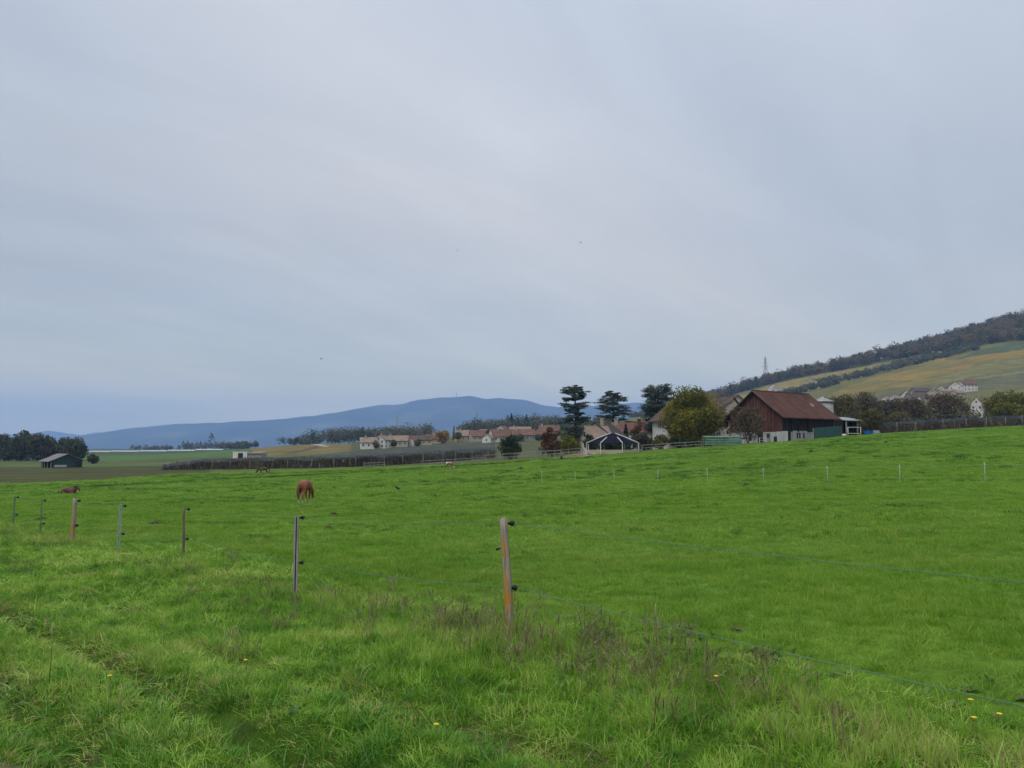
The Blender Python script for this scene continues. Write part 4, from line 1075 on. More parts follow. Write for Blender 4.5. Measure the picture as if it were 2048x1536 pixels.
# pylons
def pylon(label, px, Y, py_top, wdt, seed=0, name='pylon'):
    p = gp(px, Y); h = at(px, py_top, Y).z - p.z
    t = thing(name, label, 'pylon', p, R(20))
    mm = MB(); b_ = h * .085; rl = wdt
    lv = [0, .22, .4, .55, .68, .78, .88, 1.0]
    wd = lambda f: b_ * (1 - f) ** 1.1 + h * .006
    for sx in (-1, 1):
        for sy in (-1, 1):
            mm.tube([(sx * wd(f), sy * wd(f), h * f) for f in lv], rl, 4, cap=False)
    for i in range(len(lv) - 1):
        f0, f1_ = lv[i], lv[i + 1]
        for ax in (0, 1):
            for sg in (-1, 1):
                for sw in (-1, 1):
                    q0 = [sw * wd(f0), sg * wd(f0)]; q1 = [-sw * wd(f1_), sg * wd(f1_)]
                    if ax: q0.reverse(); q1.reverse()
                    mm.tube([(q0[0], q0[1], h * f0), (q1[0], q1[1], h * f1_)], rl * .6, 3, cap=False)
    mm.build('lattice', M['steel'], t)
    for f, a_ in ((.68, .15), (.79, .12), (.9, .09)):
        am = MB(); am.tube([(-h * a_, 0, h * f), (0, 0, h * f + h * .02), (h * a_, 0, h * f)], rl * .8, 4); am.tube([(-h * a_, 0, h * f), (h * a_, 0, h * f)], rl * .6, 4); am.build('cross_arm', M['steel'], t)
    return t
pylon('steel lattice pylon rising above the wooded ridge', 1532, 1450, 713, .28)
pylon('faint pylon against the middle of the blue mountain', 793, 1900, 832, .32)
pylon('faint pylon against the blue mountain below its summit', 952, 1900, 822, .32)
p = at(913, 793, 9000); t = thing('summit_mast', 'tiny transmitter mast on the mountain summit', 'mast', p)
mm = MB(); mm.tube([(0, 0, -30), (0, 0, 30), (0, 0, 58)], [5, 4, 2], 6); mm.build('shaft', M['steel'], t)
mm = MB(); mm.tube([(0, 0, 22), (0, 0, 34)], [8, 8], 8); mm.build('platform', M['steel'], t)

# ------------------------------------------------------------------ trees
tree('lime_tree', 'big rounded tree turning yellow green in front of the white farmhouse', 'tree', 1387, 168, 773, 126, L_DEC, n=80, per=230, leaf=.30, rc=.20, bare=.0, seed=1)
cedar('flat tiered cedar with open gaps, leftmost of the three cedars', 1150, 184, 777, 66, [(.17, .95), (.27, 1.0), (.36, .8), (.47, .95), (.56, .5), (.67, .45), (.74, .72), (.84, .62), (.93, .72), (.985, .42)], 21)
cedar('dark spreading cedar between the tiered cedar and the fan shaped one', 1226, 216, 784, 70, [(.2, .9), (.3, 1.0), (.4, 1.05), (.5, .9), (.6, .95), (.7, .85), (.78, .75), (.86, .8), (.94, .5)], 22, dense=1.25)
cedar('dense blue green cedar fanning out to a broad top, rightmost of the three cedars', 1316, 206, 764, 60, [(.2, .6), (.28, .7), (.35, .8), (.42, .85), (.49, .9), (.56, .95), (.63, 1.0), (.7, 1.0), (.76, .95), (.81, .85)], 23, fan=.4, dense=1.3)
bare_tree('bare_tree', 'brown leafless tree spreading in front of the red barn gable', 'tree', 1497, 152.5, 815, 60, L_BRN, 2600, seed=3, twig=(.6, .06), barkm=M['bark'], fill=.45, bare=.05)
tree('round_shrub', 'russet round shrub left of the tiered cedar foot', 'shrub', 1104, 176, 853, 44, L_RED, n=26, per=90, leaf=.3, rc=.26, bare=.05)
tree('round_shrub', 'yellow green bush under the tiered cedar', 'shrub', 1143, 171, 868, 44, L_YEL, n=24, per=80, leaf=.3, rc=.26, bare=.02)
tree('round_shrub', 'dark green bush behind the white rails', 'shrub', 1018, 180, 869, 50, L_DKG, n=28, per=90, leaf=.3, rc=.26, bare=.0)
tree('round_shrub', 'dark bush between the tiered cedar and the navy pavilion', 'shrub', 1181, 174, 866, 30, L_DKG, n=16, per=80, leaf=.3, rc=.28, bare=.0)
tree('round_shrub', 'grey green shrub beside the right edge of the pavilion', 'shrub', 1287, 170, 862, 40, L_GRV, n=22, per=80, leaf=.3, rc=.26, bare=.0)
tree('round_shrub', 'reddish shrub below the small faded orange roof', 'shrub', 1276, 190, 850, 30, L_RED, n=14, per=80, leaf=.3, rc=.28, bare=.05)
tree('round_shrub', 'olive shrub at the foot of the white farmhouse wall', 'shrub', 1318, 166, 868, 34, L_OLI, n=16, per=80, leaf=.3, rc=.26, bare=.0)
tree('round_shrub', 'dark shrub under the big yellow green tree behind the grey rails', 'shrub', 1360, 160, 872, 46, L_DKG, n=18, per=80, leaf=.3, rc=.24, bare=.0)
tree('round_shrub', 'mixed olive shrub between the feed rack and the big tree', 'shrub', 1418, 158, 868, 40, L_OLI, n=18, per=80, leaf=.3, rc=.25, bare=.0)
tree('hedge', 'low dark hedge showing under the roof of the navy pavilion', 'hedge', 1226, 166, 882, 92, L_DKG, n=34, per=70, leaf=.3, rc=.42, bare=.0)
conifer('small_fir', 'narrow dark fir in front of the rust tile roof', 1252, 196, 848, 20)
tree('dome_tree', 'dome shaped olive tree right of the tin shed', 'tree', 1743, 166, 816, 50, L_OLI, n=30, per=90, leaf=.3, rc=.22, bare=.12)
bt = [(1690, 232, 790, 64, 'brown olive tree above the tin shed roof', L_OLI), (1733, 262, 786, 66, 'dull brown tree rising behind the dome shaped tree', L_BRN), (1783, 272, 800, 56, 'thin greyish bare tree below the tiny white building', L_GRV), (1824, 262, 797, 62, 'brown bare tree in front of the grey hamlet roofs', L_BRN), (1896, 246, 789, 86, 'wide bare brown tree left of the red roofed white house', L_BRN)]
for px, Y, pt, wd, lab, mt in bt:
    bare_tree('bare_tree', lab, 'tree', px, Y, pt, wd, mt, 3600, seed=5, twig=(.8, .12), levels=3, bare=.04, fill=.6)
tree('autumn_tree', 'yellow green tree right beside the red roofed white house', 'tree', 2000, 262, 783, 60, L_YEL, n=34, per=80, leaf=.5, rc=.24, bare=.05)
tree('autumn_tree', 'large olive yellow tree at the right edge of the view', 'tree', 2040, 250, 779, 70, L_YEL, n=34, per=80, leaf=.5, rc=.24, bare=.05, seed=8)
tree('autumn_tree', 'lower yellow green tree in front of the two tall olive yellow ones', 'tree', 2016, 238, 800, 60, L_YEL, n=26, per=80, leaf=.5, rc=.26, bare=.02, seed=9)
tree('round_shrub', 'small brown bush behind the blue water tub', 'shrub', 1718, 172, 838, 26, L_BRN, n=12, per=60, leaf=.3, rc=.3, bare=.05)
tree('round_shrub', 'low brown olive bush left of the cream cottage', 'shrub', 1800, 230, 820, 50, L_OLI, n=20, per=60, leaf=.4, rc=.28, bare=.0)
tree('round_shrub', 'low dark thicket below the wide bare brown tree', 'shrub', 1895, 225, 826, 60, L_GRV, n=22, per=60, leaf=.4, rc=.25, bare=.0)
tree('round_shrub', 'green hedge clump right of the stone house foot', 'shrub', 1470, 172, 846, 34, L_OLI, n=16, per=70, leaf=.3, rc=.28, bare=.0)
# left grove
gl = [(8, 868, 46, 'open crowned tree at the left end of the dark grove', 410, 26, .1), (45, 861, 44, 'tallest tree of the dark grove with a ragged crown', 400, 26, .1), (78, 866, 40, 'rounded brown green tree right of the tallest grove tree', 395, 30, .05), (104, 874, 36, 'low tree in the middle of the dark grove', 405, 24, .02), (128, 871, 34, 'grove tree behind the green field barn', 400, 24, .05), (150, 873, 38, 'round tree at the right end of the dark grove', 392, 34, .02)]
for px, pt, wd, lab, Y, n, br in gl:
    tree('grove_tree', lab, 'tree', px, Y, pt, wd * 1.12, L_GRV, n=n + 10, per=80, leaf=.75, rc=.26, bare=br * .3, group='trees of the dark left grove')
tree('round_shrub', 'dark lone bush on the fields right of the green field barn', 'shrub', 187, 320, 908, 22, L_GRV, n=14, per=60, leaf=.5, rc=.3, bare=.1)
tree('autumn_tree', 'orange autumn tree in the left village', 'tree', 884, 445, 857, 30, L_ORA, n=22, per=60, leaf=.7, rc=.27, bare=.05)
for px, Y, pt, wd, lab in ((752, 402, 882, 12, 'small dark tree between the two white houses at the left end of the village'), (786, 415, 880, 14, 'rounded grey green tree at the left end of the long low house'), (836, 425, 878, 13, 'small tree between the white cottage and the dull brown roof'), (916, 470, 862, 18, 'olive tree before the left end of the long pale rust roof'), (978, 452, 860, 14, 'grey green tree left of the red roofed house with the white gable'), (1036, 424, 866, 20, 'bushy tree at the left end of the very long farm building'), (1078, 420, 868, 16, 'low tree in front of the very long farm building')):
    tree('garden_tree', lab, 'tree', px, Y, pt, wd, L_GRV if px % 4 else L_OLI, n=12, per=50, leaf=.7, rc=.3, bare=.05)
conifer('small_fir', 'small dark fir left of the long pale rust roof', 908, 530, 852, 10)
conifer('tall_fir', 'tallest fir over the left village', 1023, 720, 827, 20)
conifer('tall_fir', 'slim fir at the right of the left village wood', 1088, 740, 836, 12)
conifer('tall_fir', 'thin pointed fir between the two taller village firs', 1064, 740, 834, 9)

# far woods that read as one mass
def strip(px0, px1, Y0, Y1, n, h0, h1, con=.1, seed=0, wf=.9):
    g = np.random.default_rng(seed); out = []
    for i in range(n):
        px = g.uniform(px0, px1); y = g.uniform(Y0, Y1); h = g.uniform(h0, h1)
        out.append(((px - 1024) / F / CP * y, y, h, h * wf * g.uniform(.75, 1.2), g.random() < con))
    return out
wood('treeline', 'dark tree line behind the white field shed', 'wood', strip(270, 370, 1500, 1600, 26, 6, 12, .2, 1) + strip(365, 500, 1300, 1400, 40, 8, 16, .3, 2) + strip(425, 433, 1250, 1260, 2, 24, 28, 1, 3) + strip(440, 520, 1000, 1080, 26, 7, 11, .1, 4), L_HAZED, 1.4, 120, 1)
wood('woodland', 'grey green wood standing behind the low village rise', 'wood', strip(560, 640, 760, 800, 14, 8, 13, .2, 5) + strip(625, 700, 745, 800, 26, 11, 17, .12, 6) + strip(690, 862, 720, 790, 70, 11, 17, .05, 7), L_HAZED, 1.05, 170, 2)
wood('woodland', 'grey green wood behind the red roofed left village', 'wood', strip(920, 955, 640, 690, 14, 10, 15, 0, 8) + strip(950, 1010, 660, 740, 28, 11, 16, .15, 9) + strip(1005, 1115, 700, 800, 70, 12, 18, .2, 10) + strip(1100, 1200, 640, 760, 40, 9, 13, .1, 11), L_HAZED, 1.05, 170, 3)
wood('woodland', 'wooded shoulder of the hill behind the cedars', 'wood', strip(1190, 1400, 1300, 1440, 70, 8, 13, .1, 12), L_WOOD, 1.9, 70, 4)
fs_t = strip(1395, 2230, 1240, 1460, 950, 10, 21, .12, 13)
g_ = np.random.default_rng(77)
for i in range(420):
    px = g_.uniform(1790, 2230); y0 = np.interp(px, [1790, 1850, 1950, 2050, 2230], [1230, 1180, 1085, 1010, 960]); y = g_.uniform(y0, 1245)
    h = g_.uniform(11, 18); fs_t.append(((px - 1024) / F / CP * y, y, h, h * g_.uniform(.75, 1.1), g_.random() < .08))
wood('forest', 'brown and dark green forest along the ridge of the hill', 'wood', fs_t, L_WOOD, 1.7, 160, 5)
hs = []
g_ = np.random.default_rng(31)
for i in range(190):   # hedge in the fold between the two vineyard slopes
    f = g_.random(); px = 1640 + 320 * f; y = 985 + 70 * g_.random() + 30 * f
    h = g_.uniform(6, 11); hs.append(((px - 1024) / F / CP * y, y, h, h * 1.1, g_.random() < .05))
for i in range(60):
    px = g_.uniform(1545, 1670); y = g_.uniform(900, 960); h = g_.uniform(5, 9); hs.append(((px - 1024) / F / CP * y, y, h, h * 1.2, False))
wood('hedgerow', 'dark hedge of trees in the fold between the two vineyard slopes', 'hedge', hs, L_HAZED, 1.3, 110, 6)
wood('scrub', 'olive and brown scrub at the foot of the vineyard hill', 'scrub', strip(1640, 1760, 430, 560, 50, 6, 10, 0, 14, 1.2) + strip(1740, 1850, 400, 480, 34, 4, 6, 0, 15, 1.3) + strip(1480, 1640, 380, 520, 40, 5, 9, 0, 16, 1.1) + strip(1960, 2150, 380, 500, 60, 6, 9, 0, 17, 1.2), L_OLI, 1.1, 90, 7)
wood('scrub', 'dark undergrowth below the left grove', 'scrub', strip(-30, 165, 392, 408, 34, 3, 6, 0, 41, 1.4), L_GRV, .9, 70, 12)
wood('scrub', 'brown garden thicket between the farm houses', 'scrub', strip(1085, 1330, 196, 240, 46, 2.5, 4.5, .05, 18, 1.2) + strip(1640, 1960, 205, 225, 60, 2.5, 4.2, 0, 19, 1.4), L_GRV, .55, 90, 8)
# ------------------------------------------------------------------ netted orchard (left) and netted vines (right)
def net_mat(name, col, holes):
    m, N, L = new_mat(name); out = N.new('ShaderNodeOutputMaterial')
    d = N.new('ShaderNodeBsdfDiffuse'); t = N.new('ShaderNodeBsdfTransparent'); mx = N.new('ShaderNodeMixShader'); mx.inputs[0].default_value = holes
    tc = N.new('ShaderNodeTexCoord'); nz = N.new('ShaderNodeTexNoise'); nz.inputs['Scale'].default_value = .25; nz.inputs['Detail'].default_value = 4
    L.new(tc.outputs['Object'], nz.inputs['Vector']); r = ramp(N, [(.35, tuple(c * .7 for c in col)), (.65, tuple(c * 1.35 for c in col))]); L.new(nz.outputs['Fac'], r.inputs[0]); L.new(r.outputs[0], d.inputs[0])
    L.new(d.outputs[0], mx.inputs[1]); L.new(t.outputs[0], mx.inputs[2]); L.new(mx.outputs[0], out.inputs[0]); return m
NET = net_mat('hail_net', (.055, .063, .078), .45)
def net_block(front, depth, hgt, name, label, cat, ripple=.7, per=6.0, nd=14, postn=12, posth=.3, rows=3, plabel=None, pgroup=None, skirt=.5, leafm=None, nleaf=6000, lh=(.2, 2.2), seed=1, foll=None, leafs=.5, taper=False):
    """front = [(px, Y)], block runs back by depth(px) metres"""
    g = np.random.default_rng(seed)
    pts = [gp(px, Y) for px, Y in front]
    P = []
    for a_, b_ in zip(pts[:-1], pts[1:]):
        n = max(2, int((b_ - a_).length / 1.5))
        for k in range(n): P.append(a_.lerp(b_, k / n))
    P.append(pts[-1])
    ns = len(P); Vv = []
    DP = np.interp([px_of(q.x, q.y) for q in P], [f_[0] for f_ in front], depth) if isinstance(depth, list) else [depth] * ns
    for j in range(nd + 1):
        for i, q in enumerate(P):
            dd = DP[i] * j / nd
            x = q.x * (1 + dd / q.y); y = q.y + dd
            z = gz(x, y) + hgt * (min(1, .35 + i * 6.0 / ns) if taper else 1) + .25 * (vnoise(np.array([i * .35]), np.array([j * 1.3]), seed)[0] - .5) + ripple * abs(((dd / per) % 1) - .5) * 1.2 + .12 * math.sin(i * .9 + j)
            Vv.append((x, y, z))
    # hanging front skirt
    b0 = len(Vv)
    for i, q in enumerate(P): Vv.append((q.x, q.y - .15, Vv[i][2] - skirt - .12 * math.sin(i * 1.7)))
    Q = [(j * ns + i, j * ns + i + 1, (j + 1) * ns + i + 1, (j + 1) * ns + i) for j in range(nd) for i in range(ns - 1)]
    Q += [(b0 + i, b0 + i + 1, i + 1, i) for i in range(ns - 1)]
    tag(link(name, mesh_quads(np.array(Vv), np.array(Q)), NET), label, cat)
    # posts: one prototype copied
    pm_ = MB(); H = hgt + posth; pm_.tube([(0, 0, -.4), (0, 0, H)], [.055, .045], 6); pme = pm_.mesh('post_shaft'); pme.materials.append(M['pale_rail'])
    cap_ = MB(); cap_.tube([(0, 0, H - .04), (0, 0, H + .1)], [.07, .04], 6); cme = cap_.mesh('post_cap'); cme.materials.append(M['black_plastic'])
    proto = None
    tot = sum((b_ - a_).length for a_, b_ in zip(pts[:-1], pts[1:])); 
    for r_ in range(rows):
        for k in range(postn):
            i = int((k + .5) / postn * (ns - 1)); q = P[i]; dd = r_ * per
            x = q.x * (1 + dd / q.y) + g.normal() * .3; y = q.y + dd - (.3 if r_ == 0 else 0)
            if proto is None:
                proto = thing('orchard_post', plabel, 'post', group=pgroup); o = proto
                link('shaft', pme, None, o); link('cap', cme, None, o)
            else: o = copy_tree(proto)
            o.location = (x, y, gz(x, y)); o.rotation_euler = (g.normal() * .02, g.normal() * .02, 0)
    # fruit trees in rows beneath: countless thin shoots
    n = nleaf
    ii = g.random(n) * (ns - 1); rowi = np.minimum(g.geometric(.28, n), 12)
    PP = np.array([[q.x, q.y] for q in P]); i0 = ii.astype(int); f = (ii - i0)[:, None]; i1 = np.minimum(i0 + 1, ns - 1)
    B = PP[i0] * (1 - f) + PP[i1] * f
    dd = rowi * 3.2 - 2.0 + g.normal(size=n) * .35
    X = B[:, 0] * (1 + dd / B[:, 1]); Y = B[:, 1] + dd
    Zg = ground(X, Y); C = np.stack([X, Y, Zg + g.uniform(lh[0], lh[1], n) * (.55 + .75 * vnoise(X * .16, Y * .05, 8)) * (np.minimum(1, .3 + ii * 6.0 / ns) if taper else 1)], 1)
    nr = g.normal(size=(n, 3)); nr[:, 2] *= .3; nr /= np.linalg.norm(nr, axis=1, keepdims=True)
    a_ = np.cross(nr, np.array([0, 0, 1.0]) + g.normal(size=(n, 3)) * .2); a_ /= np.linalg.norm(a_, axis=1, keepdims=True); b_ = np.cross(nr, a_)
    s = leafs * g.uniform(.6, 1.3, n)[:, None]
    V = np.stack([C - a_ * s * .16 - b_ * s * .6, C + a_ * s * .16 - b_ * s * .6, C + a_ * s * .2 + b_ * s * .6, C - a_ * s * .1 + b_ * s * .6], 1).reshape(-1, 3)
    tag(link(foll[0], mesh_quads(V, np.arange(4 * n).reshape(n, 4), np.clip(.5 * vnoise(X * .25, Y * .1, 3) + .5 * g.random(n), 0, 1)), leafm), foll[1], 'orchard', kind='stuff')
net_block([(325, 200), (450, 196), (600, 188), (700, 186), (860, 196), (990, 214)], [26, 30, 50, 120, 160, 150], 2.2, 'hail_net', 'dark hail net stretched over the orchard from the middle to the white shed', 'net', postn=17, rows=2, ripple=.4, posth=.2, taper=True, plabel='pale concrete post in the netted orchard', pgroup='posts of the netted orchard', leafm=leaf_mat('orchard_shoots', [(0, (.09, .088, .06)), (.5, (.165, .145, .105)), (.8, (.23, .205, .145)), (1, (.17, .19, .09))], .4), nleaf=15000, lh=(.1, 2.1), foll=('orchard_foliage', 'rows of bare brown fruit trees under the dark hail net'), leafs=.75, skirt=.45)
net_block([(1722, 166), (1860, 168), (2000, 172), (2110, 176)], 34, 1.9, 'vine_net', 'dark blue grey net over the low vine rows at the top of the pasture', 'net', per=5, nd=8, postn=9, rows=1, plabel='thin pale post at the front of the netted vines', pgroup='posts of the netted vines', leafm=bpy.data.materials['orchard_shoots'], nleaf=5000, lh=(.1, 1.9), seed=4, foll=('vine_foliage', 'brown leafless vines under the blue grey net'), leafs=.6, skirt=.7)

# ------------------------------------------------------------------ rail fences
def rail_fence(label, pts, h=1.2, rails=(.55, 1.1), sp=3.0, mat=None, sec=.1):
    P = [gp(px, Y) for px, Y in pts]
    t = thing('rail_fence', label, 'fence', P[0])
    o = t.location.copy(); prev = None
    for a_, b_ in zip(P[:-1], P[1:]):
        n = max(1, round((b_ - a_).length / sp))
        for k in range(n + 1):
            if k == 0 and prev is not None: continue
            q = a_.lerp(b_, k / n); q.z = gz(q.x, q.y)
            m_ = MB(); m_.box(q - o + Vector((0, 0, h / 2 - .15)), (.10, .10, h + .3)); m_.build('post', mat, t)
            if prev is not None:
                for r_ in rails:
                    m_ = MB(); m_.tube([prev - o + Vector((0, -.09, r_)), q - o + Vector((0, -.09, r_ + rnd.uniform(-.02, .02)))], sec * .4, 4, sm=False); m_.build('rail', mat, t)
            prev = q
    return t
rail_fence('short pale rail hurdle standing alone before the orchard at the left', [(728, 168), (769, 167)], 1.1, (.5, 1.0), 2.4, M['pale_rail'], .14)
rail_fence('pale wooden rails climbing beside the sand track behind the piebald horse', [(842, 160), (884, 159.5), (935, 160), (968, 162)], 1.0, (.45, .95), 3.0, M['pale_rail'], .14)
rail_fence('long white tape paddock fence in front of the dark green bush', [(944, 166), (1000, 164), (1060, 162), (1122, 160)], 1.4, (.6, 1.3), 3.4, M['pale_rail'], .09)
rail_fence('second paddock fence farther back left of the tiered cedar', [(970, 176), (1040, 174), (1110, 171), (1165, 166)], 1.5, (.7, 1.4), 3.6, M['pale_rail'], .1)
rail_fence('grey rails running from the pavilion to the green feed rack', [(1284, 158), (1340, 156), (1404, 153)], 1.2, (.55, 1.1), 2.6, M['pale_rail'], .14)
rail_fence('low fence of grey poles in front of the pavilion sand', [(1126, 153.5), (1170, 153)], .9, (.45, .85), 2.2, M['pale_rail'], .1)
rail_fence('small white hurdle at the foot of the brown leafless tree', [(1519, 149), (1532, 149)], 1.1, (.5, 1.0), 1.2, M['white_metal'], .08)
# heap of earth at the pavilion
def mound(name, label, cat, p, rx_, ry_, h, mat, group=None, seed=0):
    g = np.random.default_rng(seed); n, r_ = 14, 5
    vs = [(0, 0, h)]; 
    for j in range(1, r_ + 1):
        f = j / r_
        for k in range(n):
            a_ = 6.283 * k / n; q = 1 + .22 * g.normal() * .6
            vs.append((math.cos(a_) * rx_ * f * q, math.sin(a_) * ry_ * f * q, h * (1 - f ** 1.6) * (1 + .18 * g.normal()) - (.05 + .25 * h if j == r_ else 0)))
    fs = [(0, 1 + k, 1 + (k + 1) % n) for k in range(n)]
    for j in range(r_ - 1):
        fs += [(1 + j * n + k, 1 + (j + 1) * n + k, 1 + (j + 1) * n + (k + 1) % n, 1 + j * n + (k + 1) % n) for k in range(n)]
    me = bpy.data.meshes.new(name); me.from_pydata(vs, [], fs); me.polygons.foreach_set('use_smooth', [True] * len(fs)); me.update()
    return tag(link(name, me, mat, None, p), label, cat, group)
mound('earth_heap', 'low heap of sandy earth left of the navy pavilion', 'earth heap', gp(1152, 149), 2.2, 1.2, .55, pm('sandy_earth', (.17, .12, .08), (.11, .075, .05), scale=2, bump=.5), seed=3)
# molehills and dark clods on the pasture
mh = [(668, 33, .30, .13, 'flat dark molehill right of the thin dark fence post'), (656, 23.6, .22, .11, 'dark molehill nearest to the thin dark fence post'), (310, 27, .22, .09, 'small dark molehill just left of the slim brownish post'), (84, 31, .28, .12, 'dark clod between the two leftmost thin posts'), (1493, 52, .35, .18, 'dark molehill in the open pasture below the barn'), (1042, 118, .5, .3, 'dark spot of earth between the piebald horse and the pavilion'), (1123, 139, .4, .6, 'dark stump beside the earth heap'), (1772, 118, .35, .3, 'dark clod high on the pasture below the blue tub'), (1622, 108, .4, .3, 'dark clod on the pasture below the teal board fence')]
for i, (px, Y, rr_, hh, lab) in enumerate(mh):
    mound('molehill', lab, 'molehill', gp(px, Y, -.01), rr_, rr_ * .8, hh, M['soil'], 'molehills on the pasture', seed=i)
# crow on the pasture
p = gp(795, 71)
t = thing('crow', 'black crow standing on the pasture right of the chestnut horse', 'bird', p, R(200))
mm = MB(); mm.tube([(-.26, 0, .12), (-.12, 0, .19), (0, 0, .25), (.1, 0, .30), (.15, 0, .38), (.2, 0, .4), (.25, 0, .385), (.3, 0, .37)], [.02, .06, .09, .08, .05, .048, .02, .006], 8); mm.build('body', M['black_plastic'], t)
for sy in (-1, 1):
    mm = MB(); mm.tube([(0, sy * .035, .2), (.01, sy * .04, .08), (.04, sy * .045, 0)], [.018, .01, .01], 5); mm.build('leg', M['black_plastic'], t)
# birds in the air
for px, py, Y, s, rz, lab in ((642, 718, 150, .55, .4, 'lowest of the three tiny birds, over the left of the mountain'), (914, 501, 190, .45, 1.2, 'tiny bird in the middle of the grey sky'), (1161, 485, 170, .5, 2.3, 'highest tiny bird, right of the middle of the sky')):
    t = thing('flying_bird', lab, 'bird', at(px, py, Y), rz, 'birds in the sky')
    mm = MB(); mm.tube([(-s * .5, 0, 0), (-s * .2, 0, .01), (s * .2, 0, .02), (s * .42, 0, .02), (s * .52, 0, .01)], [.02, s * .1, s * .12, s * .07, .01], 8); mm.build('body', M['black_plastic'], t)
    for sy in (-1, 1):
        mm = MB(); vs = [(s * .2, sy * .03, .03), (-s * .15, sy * .03, .03), (s * .22, sy * s * .5, .03 + s * .16), (-s * .12, sy * s * .5, .03 + s * .15), (-s * .05, sy * s * 1.0, .03 + s * .05), (-s * .12, sy * s * .98, .03 + s * .05)]
        vs2 = [(x, y, z - .015) for x, y, z in vs]
        mm.add(vs + vs2, [(0, 1, 3, 2), (2, 3, 5, 4), (6, 8, 9, 7), (8, 10, 11, 9), (0, 2, 8, 6), (2, 4, 10, 8), (1, 7, 9, 3), (3, 9, 11, 5), (4, 5, 11, 10), (0, 6, 7, 1)]); mm.build('wing', M['black_plastic'], t)

# ------------------------------------------------------------------ horses
def skin_body(name, chains, root_r, mat, parent, sub=2):
    """chains: list of lists of (key or None, xyz, rx, ry); a chain's first entry may name an earlier key"""
    vs, rs, es, key = [], [], [], {}
    for ch in chains:
        prev = None
        for it in ch:
            if isinstance(it, str): prev = key[it]; continue
            k, p, r1, r2 = it
            vs.append(p); rs.append((r1, r2)); i = len(vs) - 1
            if k: key[k] = i
            if prev is not None: es.append((prev, i))
            prev = i
    me = bpy.data.meshes.new(name + '_skeleton'); me.from_pydata(vs, es, []); me.update()
    o = bpy.data.objects.new(name + '_skeleton', me); COL.objects.link(o)
    o.modifiers.new('skin', 'SKIN'); sd = o.modifiers.new('sub', 'SUBSURF'); sd.levels = sub; sd.render_levels = sub
    sv = me.skin_vertices[0].data
    for i, r_ in enumerate(rs): sv[i].radius = r_; sv[i].use_root = (i == 0)
    bpy.context.view_layer.update()
    dg = bpy.context.evaluated_depsgraph_get()
    m2 = bpy.data.meshes.new_from_object(o.evaluated_get(dg)); m2.name = name
    bpy.data.objects.remove(o); bpy.data.meshes.remove(me)
    m2.polygons.foreach_set('use_smooth', [True] * len(m2.polygons))
    m2.materials.clear()
    return link(name, m2, mat, parent)
def coat(name, c1, c2, sock=None, patch=None, rump=None):
    """coat with optional pale socks and white patches, in the animal's own space"""
    m, N, L = new_mat(name); out = N.new('ShaderNodeOutputMaterial'); b = N.new('ShaderNodeBsdfPrincipled'); L.new(b.outputs[0], out.inputs[0])
    b.inputs['Roughness'].default_value = .55; b.inputs['Specular IOR Level'].default_value = .25
    tc = N.new('ShaderNodeTexCoord'); nz = N.new('ShaderNodeTexNoise'); nz.inputs['Scale'].default_value = 2.2; nz.inputs['Detail'].default_value = 4; L.new(tc.outputs['Object'], nz.inputs['Vector'])
    r = ramp(N, [(.35, c2), (.65, c1)]); L.new(nz.outputs['Fac'], r.inputs[0]); col = r.outputs[0]
    sep = N.new('ShaderNodeSeparateXYZ'); L.new(tc.outputs['Object'], sep.inputs[0])
    def mixin(fac, c):
        nonlocal col
        k = N.new('ShaderNodeMix'); k.data_type = 'RGBA'; L.new(fac, k.inputs[0]); L.new(col, k.inputs[6]); k.inputs[7].default_value = (*c, 1); col = k.outputs[2]
    if sock:
        mixin(mrange_(N, L, sep.outputs['Z'], sock[0] + .04, sock[0] - .04), sock[1])
    if patch:
        n2 = N.new('ShaderNodeTexNoise'); n2.inputs['Scale'].default_value = patch[0]; n2.inputs['Detail'].default_value = 1; L.new(tc.outputs['Object'], n2.inputs['Vector'])
        mixin(mrange_(N, L, n2.outputs['Fac'], patch[1], patch[1] + .03), patch[2])
    L.new(col, b.inputs['Base Color']); return m
def mrange_(N, L, src, a, b_):
    r = N.new('ShaderNodeMapRange'); r.inputs[1].default_value = a; r.inputs[2].default_value = b_; L.new(src, r.inputs[0]); return r.outputs[0]
